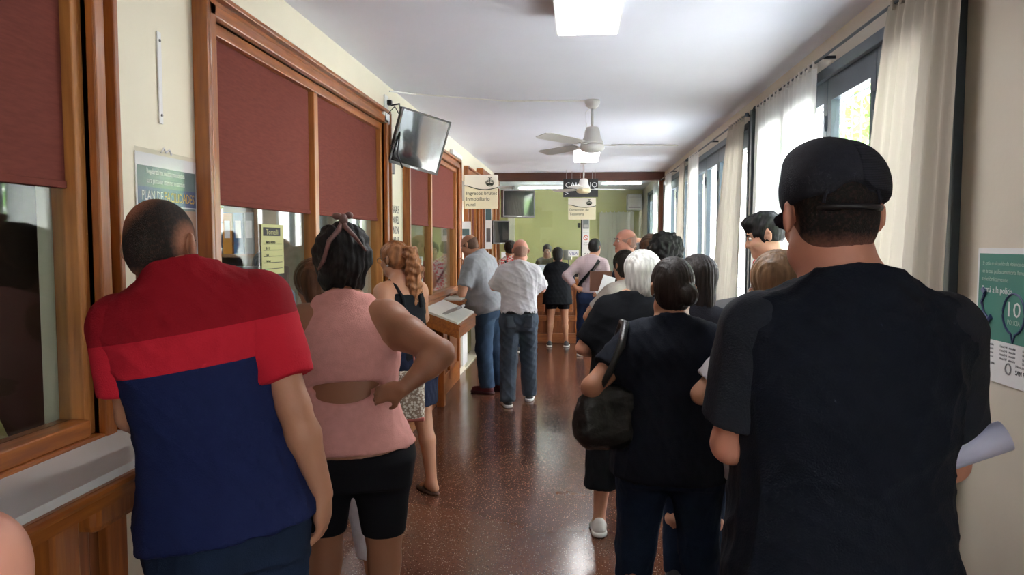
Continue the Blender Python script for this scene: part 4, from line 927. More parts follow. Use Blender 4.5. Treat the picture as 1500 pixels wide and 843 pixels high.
H_stub = mat('stubble_brown', (.13,.075,.05), .8, noise=.3, nscale=150, bump=.4, bscale=400, spec=.3); H_stub2 = mat('stubble_pale', (.36,.21,.16), .8, noise=.15, nscale=150, bump=.3, bscale=400, spec=.3)
SH_dark = [mat('shoe_dark', (.02,.02,.025), .5), M_sole]; SH_red = [mat('shoe_maroon', (.10,.012,.02), .6), mat('sole_dark', (.05,.01,.015), .6)]
SH_white = [mat('shoe_white', (.62,.60,.58), .5), M_sole]; SH_grey = [mat('shoe_grey', (.06,.06,.065), .7), M_sole]; SH_sand = [mat('sandal_brown', (.06,.03,.02), .6), mat('sole_brown', (.04,.02,.015), .6)]
jeans = lambda n, c: mat(n, c, .9, noise=.28, nscale=7, bump=.3, bscale=320, spec=.15)
J_blue = jeans('denim_blue', (.035,.060,.105)); J_dark = jeans('denim_dark', (.012,.022,.048)); J_grey = jeans('denim_grey_blue', (.055,.07,.095)); J_navy = jeans('denim_navy', (.012,.022,.06))
C_navy = cloth('navy_jersey', (.007,.010,.019)); C_black = cloth('black_jersey', (.006,.007,.010)); C_grey = cloth('grey_jersey', (.27,.28,.30)); C_white = cloth('white_shirt_cloth', (.62,.60,.64))
C_pink = cloth('pink_jersey', (.60,.28,.25)); C_stretch = cloth('black_stretch', (.004,.004,.006), b=.1)
def polo_mat(nm='polo_blocks', low=(.008,.014,.065,1), z1=None):
    z1 = z1 or POLO_Z1; m = cloth(nm, (.3,.01,.02)); n = m.node_tree; b = n.nodes['Principled BSDF']
    for l in list(b.inputs['Base Color'].links): n.links.remove(l)
    tcn = n.nodes.new('ShaderNodeTexCoord'); sp = n.nodes.new('ShaderNodeSeparateXYZ'); n.links.new(tcn.outputs['Object'], sp.inputs[0])
    # sewn colour blocks: height along the back, following the man's tilt
    mu = n.nodes.new('ShaderNodeMath'); mu.operation = 'MULTIPLY_ADD'; mu.inputs[1].default_value = POLO_TILT; n.links.new(sp.outputs['X'], mu.inputs[0]); n.links.new(sp.outputs['Z'], mu.inputs[2])
    mr = n.nodes.new('ShaderNodeMapRange'); mr.inputs[1].default_value = .9; mr.inputs[2].default_value = 1.6; n.links.new(mu.outputs[0], mr.inputs[0])
    cr_ = n.nodes.new('ShaderNodeValToRGB'); cr_.color_ramp.interpolation = 'CONSTANT'; cr_.color_ramp.elements[0].color = low
    cr_.color_ramp.elements[1].position = (z1-.9)/.7; cr_.color_ramp.elements[1].color = (.50,.014,.030,1); q = cr_.color_ramp.elements.new((POLO_Z2-.9)/.7); q.color = (.26,.005,.012,1)
    n.links.new(mr.outputs[0], cr_.inputs[0]); n.links.new(cr_.outputs[0], b.inputs['Base Color']); return m
POLO_TILT, POLO_Z1, POLO_Z2 = -.17, 1.355, 1.444
def striped(name, c1, c2, fz, fx=None, thr=.5):
    m = cloth(name, c1); n = m.node_tree; b = n.nodes['Principled BSDF']
    for l in list(b.inputs['Base Color'].links): n.links.remove(l)
    tcn = n.nodes.new('ShaderNodeTexCoord'); prev = None
    wv = n.nodes.new('ShaderNodeTexWave'); wv.bands_direction = 'Z' if fx is None else 'X'; wv.inputs['Scale'].default_value = fz; wv.inputs['Distortion'].default_value = .3; n.links.new(tcn.outputs['Object'], wv.inputs[0])
    mx = n.nodes.new('ShaderNodeMix'); mx.data_type = 'RGBA'; mx.inputs[6].default_value = (*c1,1); mx.inputs[7].default_value = (*c2,1); n.links.new(wv.outputs['Fac'], mx.inputs[0]); n.links.new(mx.outputs[2], b.inputs['Base Color']); return m
def printed(name, c1, c2, sca=25):
    m = cloth(name, c1); n = m.node_tree; b = n.nodes['Principled BSDF']
    for l in list(b.inputs['Base Color'].links): n.links.remove(l)
    tcn = n.nodes.new('ShaderNodeTexCoord'); v = n.nodes.new('ShaderNodeTexVoronoi'); v.inputs['Scale'].default_value = sca; n.links.new(tcn.outputs['Object'], v.inputs[0])
    cr_ = n.nodes.new('ShaderNodeValToRGB'); cr_.color_ramp.elements[0].color = (*c1,1); cr_.color_ramp.elements[0].position = .42; cr_.color_ramp.elements[1].color = (*c2,1); cr_.color_ramp.elements[1].position = .5
    n.links.new(v.outputs['Distance'], cr_.inputs[0]); n.links.new(cr_.outputs[0], b.inputs['Base Color']); return m


C_polo = polo_mat()
C_pslv = polo_mat('polo_sleeve_blocks', (.30,.005,.014,1), 1.205)
def E(c, r, k=.02, A=None): return p_ell(c, r, A, k)

def thinning(name, R, hair_c, skin_c, pts, low=None):
    """cropped hair that thins to bare skin around the given points (own coordinates of the person)"""
    m = mat(name, hair_c, .8, bump=.5, bscale=420, spec=.3); n = m.node_tree; b = n.nodes['Principled BSDF']; tcn = n.nodes.new('ShaderNodeTexCoord')
    nz = n.nodes.new('ShaderNodeTexNoise'); nz.inputs['Scale'].default_value = 130; nz.inputs['Detail'].default_value = 3; n.links.new(tcn.outputs['Object'], nz.inputs[0])
    prev = None
    for p, r0, r1 in pts:
        d = n.nodes.new('ShaderNodeVectorMath'); d.operation = 'DISTANCE'; n.links.new(tcn.outputs['Object'], d.inputs[0]); d.inputs[1].default_value = tuple(float(v) for v in p)
        mr = n.nodes.new('ShaderNodeMapRange'); mr.inputs[1].default_value = r0; mr.inputs[2].default_value = r1; mr.inputs[3].default_value = 1; mr.inputs[4].default_value = 0; n.links.new(d.outputs['Value'], mr.inputs[0])
        if prev is None: prev = mr.outputs[0]
        else:
            mx_ = n.nodes.new('ShaderNodeMath'); mx_.operation = 'MAXIMUM'; n.links.new(prev, mx_.inputs[0]); n.links.new(mr.outputs[0], mx_.inputs[1]); prev = mx_.outputs[0]
    sp = n.nodes.new('ShaderNodeSeparateXYZ'); n.links.new(tcn.outputs['Object'], sp.inputs[0])
    if low:
        mr = n.nodes.new('ShaderNodeMapRange'); mr.inputs[1].default_value = low[0]; mr.inputs[2].default_value = low[1]; mr.inputs[3].default_value = .85; mr.inputs[4].default_value = 0; n.links.new(sp.outputs['Z'], mr.inputs[0])
        mx_ = n.nodes.new('ShaderNodeMath'); mx_.operation = 'MAXIMUM'; n.links.new(prev, mx_.inputs[0]); n.links.new(mr.outputs[0], mx_.inputs[1]); prev = mx_.outputs[0]
    ad = n.nodes.new('ShaderNodeMath'); ad.operation = 'MULTIPLY_ADD'; ad.inputs[1].default_value = .5; ad.inputs[2].default_value = -.25; n.links.new(nz.outputs[0], ad.inputs[0])
    a2 = n.nodes.new('ShaderNodeMath'); a2.operation = 'ADD'; a2.use_clamp = True; n.links.new(ad.outputs[0], a2.inputs[0]); n.links.new(prev, a2.inputs[1])
    mx = n.nodes.new('ShaderNodeMix'); mx.data_type = 'RGBA'; mx.inputs[6].default_value = (*hair_c,1); mx.inputs[7].default_value = (*skin_c,1); n.links.new(a2.outputs[0], mx.inputs[0]); n.links.new(mx.outputs[2], b.inputs['Base Color'])
    return m
# 1 red and navy polo
R = person('man in a red and navy colour-blocked polo shirt leaning at the nearest ledge', (-.885,1.76,0), yaw=12, H=1.84, pitch=7, roll=-10, hyaw=-8, hpitch=9, hroll=-5, hoff=(-.045,.0,-.060), girth=.97, belly=.06, cell=.0065, sk=S_tan, fat=1.0,
    arms=dict(L=[(-1.125,1.76,1.21), (-1.20,2.00,1.12), None, (.3,0,-1), 'W'], R=[(-.712,1.78,1.235), (-.655,1.82,1.00), (-.05,.15,-1), (-1,0,0), 'W']),
    top=dict(m=C_polo, off=.022, hem=-.06, sleeve=.74, sleeve_mat=C_pslv, wr=.007, flare=.015, straight=.97, name='polo_shirt', collar=True), bottom=dict(m=J_dark, hem=.04, k=1.15), shoes=SH_dark, hair=dict(m=H_dark))
hair_cap(R, thinning('thinning_hair', R, (.018,.012,.010), (.36,.15,.085), [(R['Hh'](-.055,-.055,.090), .045, .090), (R['Hh'](.085,-.02,.0), .03, .070)], (R['Hh'](0,0,-.085)[2], R['Hh'](0,0,-.045)[2])), .0035, amp=.0002, low=.01, cell=.005, face=.07)
grow('polo_collar', [p_cone(R['neck']-R['A'][2]*.02, R['neck']*.55+R['Hh'](0,-.02,-.05)*.45, .082, .074, .01, flat=True)], .006, cloth('collar_red', (.22,.005,.012)), R['e'])
grow('beard', [E(R['Hh'](0,.034,-.062), (.061,.064,.062), .02, R['HA'])], .006, H_buzz, R['e'], carve=[E(R['Hh'](0,.08,-.01), (.05,.06,.05), .02, R['HA']), E(R['Hh'](0,-.05,-.05), (.09,.075,.12), .02, R['HA'])])

# 2 pink top
def gap(T, A, s): return [E(T(.02,-.150,.242), (.175*s,.085*s,.024*s), .02, A), E(T(.0,-.15,.215), (.125*s,.085*s,.036*s), .02, A)]
R = person('woman in pink sleeveless top open at the back, black shorts, hand on hip', (-.82,2.60,0), yaw=6, H=1.69, fem=True, roll=-3, pitch=3, hyaw=18, hpitch=4, girth=1.20, fat=1.30, cell=.0075, sk=S_brown, hoff=(-.01,0,.0),
    arms=dict(R=[(-.472,2.50,1.265), (-.585,2.42,1.155), (-1,.08,-.25), (0,1,-.3), 'W'], L=[(-1.12,2.70,1.15), (-1.14,2.92,1.11), None, (.2,0,-1), 'W']), feet=[(-.12,.02,-8),(.12,-.02,8)],
    top=dict(m=C_pink, off=.012, hem=.0, sleeve=0, wr=.0065, name='sleeveless_top', carve=gap, armhole=.034), bottom=dict(m=C_stretch, hem=.60, k=1.0, off=.007, wr=.0015, name='shorts', waist=-.01), shoes=SH_grey, hair=dict(m=H_black))
hs = R['hs']; Hh = R['Hh']
hair_cap(R, H_black, .022, amp=.0042, curl=.6, freq=120, cell=.006, low=.03, side=.008, extra=[E(Hh(0,-.060,.080), (.082*hs,.068*hs,.062*hs), .03, R['HA']), E(Hh(.02,-.085,.01), (.080*hs,.050*hs,.075*hs), .03, R['HA']), E(Hh(-.05,-.05,-.06), (.03,.03,.05)), E(Hh(.045,-.05,-.065), (.025,.03,.055))])
M_rib = mat('ribbon_brown_pink', (.16,.075,.065), .45, noise=.3, nscale=30)
B().tube([Hh(0,-.100,.150),Hh(.004,-.135,.120),Hh(.035,-.150,.085),Hh(.075,-.125,.035)], [.007,.009,.007,.004], 8).tube([Hh(0,-.100,.150),Hh(-.02,-.135,.110),Hh(-.055,-.145,.070),Hh(-.075,-.125,.0),Hh(-.09,-.09,-.03)], [.007,.010,.009,.008,.004], 8) \
    .sphere(Hh(0,-.115,.148), .016, (1,1,1.4)).sphere(Hh(-.022,-.11,.162), .014, (1.3,1,.9)).sphere(Hh(.02,-.11,.165), .013, (1.2,1,1)).build('hair_ribbon', M_rib, R['e'], smooth=True)

# 3 curly ponytail
R = person('woman with a long curly auburn ponytail and black top, leaning on the second window ledge', (-1.10,4.70,0), yaw=50, H=1.66, fem=True, pitch=11, hyaw=12, hpitch=6, girth=1.05, fat=1.1, cell=.010, sk=S_tan, feet=[(-.08,.06,-5),(.10,-.10,5)],
    arms=dict(L=[(-1.20,4.50,1.13), (-1.32,4.68,1.10), None, (0,0,-1), 'W'], R=[(-1.06,4.98,1.13), (-1.28,5.02,1.10), None, (0,0,-1), 'W']),
    top=dict(m=C_black, off=.010, hem=-.08, sleeve=0, strap=True, name='strappy_top'), bottom=dict(m=cloth('navy_skirt_cloth', (.010,.014,.035)), hem=.62, skirt=True, name='skirt'), shoes=None, hair=dict(m=H_curl))
hs = R['hs']; Hh = R['Hh']; HA = R['HA']
hair_cap(R, H_curl, .013, amp=.003, curl=.5, freq=140, cell=.008, extra=[])
T = R['T']; B().tube([T(.095,-.02,.55),T(.09,-.08,.50),T(.075,-.12,.42),T(.07,-.125,.34)], .011, 6).tube([T(-.095,-.02,.55),T(-.09,-.08,.50),T(-.075,-.12,.42),T(-.07,-.125,.34)], .011, 6).build('shoulder_straps', C_black, R['e'], smooth=True)
pt = [Hh(0,-.105,.055), Hh(.0,-.150,.030), Hh(.01,-.165,-.08), Hh(.01,-.150,-.20), Hh(.0,-.13,-.31), Hh(0,-.115,-.38)]
grow('ponytail', [p_cone(a, b, ra, rb, .02) for a, b, ra, rb in zip(pt, pt[1:], (.026,.042,.052,.048,.036), (.042,.052,.048,.036,.012))], .009, H_curl, R['e'], disp=strands(.005, 120, 2, .9))
B().tube([Hh(.078,-.01,.012),Hh(.074,.05,.014),Hh(.060,.095,.012)], .0022, 6).tube([Hh(-.078,-.01,.012),Hh(-.074,.05,.014),Hh(-.060,.095,.012)], .0022, 6).tube([Hh(.03+.026*math.cos(a),.103,.004+.020*math.sin(a)) for a in [i*.52 for i in range(13)]], .0022, 6).tube([Hh(-.03+.026*math.cos(a),.103,.004+.020*math.sin(a)) for a in [i*.52 for i in range(13)]], .0022, 6).build('glasses', M_blk, R['e'])
B().sphere(Hh(-.082,-.012,-.040), .007).sphere(Hh(.082,-.012,-.040), .007).build('earring', M_steel, R['e'])
for hj, kn, an, fq in R['legs']:
    ta = math.radians(fq[2]); fd = np.array([math.sin(ta), math.cos(ta), 0]); g0 = an*np.array([1,1,0])
    grow('sandal', [p_ell(g0+fd*.05+np.array([0,0,.01]), (.042,.13,.02), (np.cross(fd,(0,0,1)),fd,(0,0,1)), .01), p_cone(g0+fd*.06+np.array([-.04,0,.02]), g0+fd*.06+np.array([0,0,.062]), .008, .008, .01), p_cone(g0+fd*.06+np.array([.04,0,.02]), g0+fd*.06+np.array([0,0,.062]), .008, .008, .01)], .007, SH_sand[0], R['e'], planes=[p_plane((0,0,.002),(0,0,-1))])

# 4 short brown haired woman mostly hidden
R = person('brown haired woman with a hair clip, half hidden behind the pink top', (-1.07,3.24,0), yaw=52, H=1.58, fem=True, pitch=14, hyaw=0, hpitch=12, cell=.010, sk=S_tan, girth=1.0, hoff=(0,.04,.0),
    arms=dict(L=[(-1.16,3.05,1.12), (-1.32,3.26,1.10), None, (0,0,-1), 'W'], R=[(-1.06,3.50,1.12), (-1.27,3.56,1.10), None, (0,0,-1), 'W']), feet=[(-.1,.0,-5),(.1,-.1,5)],
    top=dict(m=cloth('brown_grey_top', (.10,.075,.06)), hem=-.10, sleeve=.6), bottom=dict(m=C_white, hem=.22, k=1.15), shoes=SH_grey, hair=dict(m=H_brown))
hair_cap(R, H_brown, .016, amp=.0015, low=.05, side=.01, cell=.008)
Hh = R['Hh']; B().box(-.03,.03,-.004,.004,-.006,.006,.002).build('hair_clip', M_white, R['e'], loc=Hh(.075,-.07,.03)).rotation_euler = (.3,-.5,.8)

# 5 cap wearer
R = person('broad man in a dark cap and navy t-shirt seen from behind, nearest on the right', (.545,1.55,0), yaw=2, H=1.83, hyaw=2, hpitch=6, neckr=1.22, girth=1.07, belly=.06, fat=1.02, cell=.0062, sk=S_rosy, hoff=(-.030,0,-.005), headscale=1.05,
    arms=dict(L=[(.325,1.57,1.225), (.45,1.82,1.20), None, (0,-1,0), 'W'], R=[(.765,1.58,1.195), (.67,1.80,1.22), (-.8,.5,.1), (0,-1,0), 'W']),
    top=dict(m=C_navy, off=.020, hem=-.20, sleeve=.80, sleeve_mat=cloth('navy_sleeve_sheen', (.020,.023,.033)), wr=.008, flare=.02, straight=1.0, name='t_shirt'), bottom=dict(m=J_dark, hem=.04, k=1.15), shoes=SH_dark, hair=dict(m=H_black))  # sleeves lighter than the shirt: their sheen is put into the colour
hs = R['hs']; Hh = R['Hh']; HA = R['HA']; hair_cap(R, thinning('faded_hair', R, (.012,.010,.010), (.40,.17,.12), [(R['Hh'](.09,-.01,-.02), .02, .045), (R['Hh'](-.09,-.01,-.02), .02, .045)], (R['Hh'](0,0,-.078)[2], R['Hh'](0,0,-.030)[2])), .0035, amp=.0002, low=.012, cell=.005)
M_cap = mat('cap_cloth', (.030,.032,.045), .85, noise=.1, nscale=60, bump=.4, bscale=400, spec=.2)
M_capm = striped('cap_mesh', (.036,.038,.052), (.018,.019,.027), 95)
grow('cap', [p_ell(Hh(0,-.008,.046), (.090*hs,.112*hs,.096*hs), HA, .02), p_ell(Hh(-.01,.02,.105), (.060*hs,.075*hs,.040*hs), HA, .03)], .006, M_cap, R['e'], carve=[p_ell(Hh(.0,-.125,.000), (.046*hs,.05*hs,.048*hs), HA)], planes=[p_plane(Hh(0,0,.012), -HA[2]-HA[1]*.15)], disp=wrinkle(.002, 4))
grow('cap_mesh_panel', [p_ell(Hh(.012,-.010,.046), (.0905*hs,.112*hs,.0965*hs), HA, .02)], .006, M_capm, R['e'], carve=[p_ell(Hh(0,-.125,0), (.046*hs,.05*hs,.048*hs), HA)], planes=[p_plane(Hh(0,0,.014), -HA[2]-HA[1]*.15), p_plane(Hh(.012,0,0), -HA[0]), p_plane(Hh(0,.0,0), HA[1])])
grow('cap_visor', [p_ell(Hh(0,.115,.012), (.066*hs,.066*hs,.009*hs), rotm(2,24,0), .01)], .006, M_cap, R['e'])
B().tube([Hh(-.056+.112*i/10, -.006-.108*math.sqrt(1-((-.056+.112*i/10)/.090)**2), .001) for i in range(11)], .0065, 6).build('cap_strap', M_blk, R['e'], smooth=True)
B().tube([Hh(.050*math.cos(a), -.101-.010*math.sin(a), .008+.046*math.sin(a)) for a in [PI*i/14 for i in range(15)]], .0035, 6).build('cap_edging', M_cap, R['e'], smooth=True)
B().sphere(Hh(0,-.008,.146), .009, (1,1,.6)).build('cap_button', M_cap, R['e'], smooth=True)
e = empty('rolled_paper', (.800,1.51,1.255), 0, 'pale blue rolled paper held at the elbow of the cap wearer', 'paper')
d_ = Vector((.85,-.1,.38)).normalized(); k = B().tube([d_*-.17, d_*.040], .030, 20, caps=False).tube([d_*-.17, d_*.040], .027, 20, caps=False).tube([d_*-.16, d_*.032], .012, 14).build('roll', mat('pale_blue_paper', (.55,.58,.80), .5), e, smooth=True)

# 6 navy t-shirt woman with handbag
R = person('dark haired woman in navy t-shirt and jeans with black handbag on her shoulder', (.365,2.90,0), yaw=-4, H=1.575, fem=True, girth=1.20, fat=1.15, cell=.008, sk=S_tan, hyaw=8, hpitch=4, feet=[(-.17,0,-8),(.15,.02,8)],
    arms=dict(L=[(.055,2.78,1.10), (.12,3.02,1.02), None, None, 'W'], R=[(.66,2.95,1.05), (.58,3.14,1.0), None, None, 'W']),
    top=dict(m=C_navy, off=.018, hem=-.11, sleeve=.66, wr=.007, flare=.015, straight=1.0, name='t_shirt'), bottom=dict(m=J_dark, hem=.05, k=1.12), shoes=SH_dark, hair=dict(m=H_dark))
hs = R['hs']; Hh = R['Hh']; HA = R['HA']
hair_cap(R, H_dark, .012, amp=.0012, low=.02, cell=.0065, freq=300, extra=[E(Hh(.045,-.105,-.030), (.040*hs,.034*hs,.045*hs), .015, HA)])
e = empty('handbag', (.10,2.80,.985), math.radians(12), 'slouchy black leather handbag hanging from the shoulder of the navy t-shirt woman', 'handbag')
M_lea = mat('black_leather', (.012,.014,.014), .32, noise=.2, nscale=30, bump=.3, bscale=90)
grow('bag_body', [p_box((.02,0,.02),(.105,.035,.10),rotm(0,0,12),.035,.03), E((-.055,.0,-.02),(.060,.050,.095),.05), E((.03,.0,-.07),(.105,.050,.05),.05)], .006, M_lea, e, disp=wrinkle(.009, 9))
B().tube([(-.03,-.02,.09),(.01,-.05,.18),(.055,-.045,.28),(.09,.03,.352),(.10,.11,.350),(.08,.20,.22),(.05,.12,.08)], [.010,.014,.016,.016,.014,.010,.010], 8).build('strap', M_lea, e, smooth=True)
B().tube([(-.02+.016*math.cos(a),-.03,.13+.018*math.sin(a)) for a in [i*.5 for i in range(14)]], .003, 6).build('ring', M_steel, e)

# 7 white haired woman
R = person('white haired woman in a black top, dark culottes and white sneakers', (.27,4.10,0), yaw=-5, H=1.585, fem=True, girth=1.12, fat=1.15, cell=.010, sk=S_light, hoff=(.055,0,0), roll=3, feet=[(-.16,.02,-8),(.12,-.05,8)],
    arms=dict(L=[(.03,4.10,1.06), (.12,4.28,1.0), None, None, 'W'], R=[(.54,4.15,1.06), (.45,4.3,1.0), None, None, 'W']),
    top=dict(m=C_black, hem=-.12, sleeve=.85, straight=1.0, flare=.02, name='blouse'), bottom=dict(m=C_black, hem=.30, k=1.5, cuff=1.35, name='culottes'), shoes=SH_white, hair=dict(m=H_white))
hs = R['hs']; Hh = R['Hh']; HA = R['HA']
hair_cap(R, H_white, .020, amp=.0022, low=.055, side=.012, cell=.007, freq=200, extra=[E(Hh(0,-.045,-.05),(.082*hs,.065*hs,.075*hs),.03,HA)])

# 8-13 others in the right hand queue
R = person('person with a big mop of black curly hair in the right hand queue', (.575,4.95,0), yaw=-10, H=1.68, cell=.012, sk=S_tan, top=dict(m=C_black, sleeve=.6), bottom=dict(m=J_dark, hem=.06), shoes=SH_dark, hair=dict(m=H_black))
hair_cap(R, H_black, .034, amp=.005, curl=.9, freq=150, side=.01, cell=.009)
R = person('person with short brown hair farther along the right hand queue', (.60,6.15,0), yaw=10, H=1.70, cell=.013, sk=S_tan, top=dict(m=cloth('brown_top', (.08,.05,.04)), sleeve=.6), bottom=dict(m=J_blue, hem=.06), shoes=SH_dark, hair=dict(m=H_brown))
hair_cap(R, H_brown, .018, amp=.003, curl=.5)
R = person('balding man barely showing behind the brown haired head, near the far windows', (.72,8.9,0), yaw=60, H=1.70, cell=.015, sk=S_tan, top=dict(m=C_grey, sleeve=.6), bottom=dict(m=J_dark, hem=.06), shoes=SH_dark, hair=dict(m=H_grey)); hair_fringe(R, H_grey)
R = person('old bald man in a navy jacket and patterned scarf turned towards the left', (.46,6.95,0), yaw=75, H=1.77, cell=.010, sk=S_rosy, hyaw=33, arms=dict(L=[(.38,6.66,1.14), (.25,6.76,1.24), None, None, 'W']),
    top=dict(m=cloth('navy_jacket_cloth', (.015,.022,.045)), sleeve=1.9, hem=-.12, off=.022, collar=True, name='jacket'), bottom=dict(m=J_dark, hem=.06), shoes=SH_dark, hair=dict(m=H_grey))
hair_fringe(R, H_stub2, .003, .01); M_scarf = printed('scarf_print', (.30,.27,.36), (.08,.06,.12), 40)
T = R['T']; grow('scarf', [E(R['neck']+np.array([0,.01,.02]), (.095,.095,.045), .03), E(T(.07,.09,.40), (.05,.05,.16), .04), E(T(-.12,.0,.46), (.09,.10,.07), .05), E(T(-.16,-.02,.36), (.06,.10,.14), .05)], .010, M_scarf, R['e'], disp=wrinkle(.006, 2))
R = person('dark haired woman in a beige top holding a white sheet near the old bald man', (.36,5.65,0), yaw=30, H=1.575, fem=True, cell=.012, sk=S_tan, girth=1.1, fat=1.1, arms=dict(L=[(.08,5.62,1.08), (.17,5.86,1.22), None, None, 'W'], R=[(.50,5.95,1.05), (.32,6.05,1.2), None, None, 'W']),
    top=dict(m=cloth('beige_top', (.42,.38,.34)), sleeve=.7), bottom=dict(m=J_dark, hem=.06), shoes=SH_dark, hair=dict(m=H_dark))
hair_cap(R, H_dark, .014, amp=.002, low=.03)
T = R['T']; B().tube([T(.09,-.10,.53),T(.06,-.145,.46),T(.0,-.175,.34),T(-.12,-.165,.18),T(-.20,-.09,.05)], .014, 6).build('bag_strap', M_lea, R['e'])
e = empty('paper_sheet', (.215,5.93,1.30), .3, 'white sheet held up by the beige topped woman', 'paper'); B().quadbox([(-.08,0,-.11),(.05,0,-.14),(.10,.03,.06),(-.0,.03,.09)], (0,.002,.001)).build('sheet', M_paper, e)
e = empty('brown_folder', (.215,6.66,1.30), .1, 'brown folder held between the beige topped woman and the old bald man', 'folder'); B().box(-.11,.09,0,.02,-.09,.09,.003).build('cover', mat('folder_brown', (.24,.11,.07), .6), e)
R = person('woman with long dark hair and glasses on her head beyond the navy t-shirt', (.56,3.52,0), yaw=-12, H=1.575, fem=True, cell=.010, sk=S_light, girth=.98, top=dict(m=cloth('charcoal_top', (.02,.02,.028)), sleeve=.6), bottom=dict(m=J_dark, hem=.06), shoes=SH_dark, hair=dict(m=H_dark))
hs = R['hs']; Hh = R['Hh']; HA = R['HA']
hair_cap(R, H_dark, .014, amp=.002, low=.05, side=.01, cell=.008, extra=[E(Hh(.01,-.06,-.12),(.070*hs,.045*hs,.13*hs),.04,HA)])
B().tube([Hh(-.07,.05,.095),Hh(-.03,.085,.100),Hh(0,.08,.105),Hh(.03,.085,.100),Hh(.07,.05,.095),Hh(.092,-.02,.07)], .005, 6).build('glasses', M_steel, R['e'])
C_knit = striped('red_white_dark_knit', (.30,.28,.27), (.05,.03,.035), 9)
R = person('young man with thick dark hair looking down at a dark folder by the second window', (1.02,3.97,0), yaw=72, H=1.80, cell=.009, sk=S_light, hyaw=8, hpitch=17, hoff=(-.0,.02,.0), girth=.95, headscale=.95,
    arms=dict(L=[(1.04,3.66,1.13), (.87,3.74,1.285), (-1,.1,.0), (0,.3,-1), 'W'], R=[(1.0,4.22,1.13), (.82,4.02,1.27), (-1,-.2,0), (0,0,1), 'W']), top=dict(m=C_knit, sleeve=1.7, off=.018, name='sweater', collar=True), bottom=dict(m=J_navy, hem=.06), shoes=SH_white, hair=dict(m=H_dark))
hs = R['hs']; Hh = R['Hh']; HA = R['HA']
hair_cap(R, H_black, .007, amp=.003, curl=.4, freq=150, low=-.02, face=.045, cell=.007, extra=[E(Hh(0,.060,.090),(.060*hs,.042*hs,.026*hs),.03,HA), E(Hh(.0,.0,.108),(.062*hs,.075*hs,.022*hs),.03,HA)])
grow('scarf', [E(R['neck']+np.array([0,.03,.03]),(.082,.085,.040),.02)], .009, cloth('red_scarf', (.48,.03,.03)), R['e'], disp=wrinkle(.005,3))
e = empty('document_folder', (.715,3.78,1.315), 0, 'dark grey document folder held by the reading young man', 'folder'); e.rotation_euler = (math.radians(28), math.radians(-12), math.radians(-28))
B().box(-.115,.115,-.085,.085,-.006,.006,.003).build('cover', mat('folder_dark_grey', (.055,.055,.06), .45), e); B().box(.02,.10,-.06,-.01,.006,.010,.002).build('clip', M_blk, e)
R = person('sandy haired woman in a white t-shirt, mostly hidden behind the cap wearer', (.745,2.80,0), yaw=18, H=1.60, fem=True, cell=.009, sk=S_light, girth=1.05, fat=1.05, hoff=(-.0,0,0), arms=dict(L=[(.455,2.74,1.09), (.52,2.97,1.02), None, None, 'W'], R=[(.93,3.02,1.15), (.80,3.12,1.38), None, None, 'W']),
    top=dict(m=C_white, sleeve=.80, hem=-.10), bottom=dict(m=J_dark, hem=.06, k=1.2), shoes=SH_dark, hair=dict(m=H_blond))
hs = R['hs']; Hh = R['Hh']; HA = R['HA']
hair_cap(R, H_blond, .018, amp=.0018, low=.07, side=.012, cell=.007, freq=230, extra=[E(Hh(0,-.04,-.08),(.080*hs,.060*hs,.075*hs),.03,HA)])

# 14-19 people at the far counters
R = person('heavy bald man in light grey t-shirt bending over the left ledge', (-.96,8.00,0), yaw=66, H=1.80, pitch=17, hpitch=20, hyaw=4, hoff=(0,.03,-.03), girth=1.12, belly=.13, fat=1.1, cell=.011, sk=S_tan, feet=[(-.10,.0,-6),(.10,-.05,6)],
    arms=dict(L=[(-1.235,7.78,1.10), (-1.215,7.86,1.36), (-.2,.3,1), (-1,0,.3), 'W'], R=[(-1.20,8.25,1.12), (-1.33,8.1,1.09), None, (0,0,-1), 'W']),
    top=dict(m=C_grey, sleeve=.78, hem=-.085, off=.018, wr=.009, flare=.02, name='t_shirt'), bottom=dict(m=J_blue, hem=.07, k=1.2, cuff=1.2, belt=False), shoes=SH_red, hair=dict(m=H_grey))
hair_fringe(R, H_stub, .002, .01)
R = person('bald man in white shirt and grey jeans standing mid hall with folded arms', (-.60,7.46,0), yaw=8, H=1.675, girth=1.02, cell=.010, sk=S_rosy, hoff=(.02,0,0), feet=[(-.125,-.15,-10),(.125,.15,8)],
    arms=dict(L=[(-.86,7.50,1.19), (-.66,7.68,1.17), None, None, 'W'], R=[(-.365,7.54,1.17), (-.54,7.72,1.19), None, None, 'W']),
    top=dict(m=C_white, sleeve=.97, hem=.035, off=.022, wr=.011, name='shirt', collar=True), bottom=dict(m=J_grey, hem=.06, k=1.22, cuff=1.15, wr=.011, belt=True), shoes=[SH_dark[0], M_sole], hair=dict(m=H_white))
hair_fringe(R, H_stub2, .0012, -.02)
R15 = R
for q in (-1, 1):
    A_ = rotm(0, 0, 0); grow('back_pocket', [p_box(R15['O']+np.array([q*.085,-.125,-.045]), (.055,.022,.065), rotm(q*-16,6,0), .02)], .008, jeans('denim_pocket', (.07,.085,.11)), R15['e'])
R = person('woman in a loose black tunic with bare legs at the cashiers counter', (-.32,11.58,0), yaw=0, H=1.55, fem=True, girth=1.1, cell=.014, sk=S_tan, hpitch=12, feet=[(-.14,0,-5),(.16,0,5)], arms=dict(L=[(-.54,11.62,1.02), (-.44,11.9,1.09), None, None, 'W'], R=[(-.09,11.62,1.02), (-.2,11.9,1.09), None, None, 'W']),
    top=dict(m=C_black, hem=-.165, sleeve=.9, off=.025, flare=.03, straight=1.0, name='tunic'), bottom=dict(m=C_black, hem=.68, name='shorts'), shoes=SH_grey, hair=dict(m=H_black))
hair_cap(R, H_black, .018, amp=.002, low=.03)
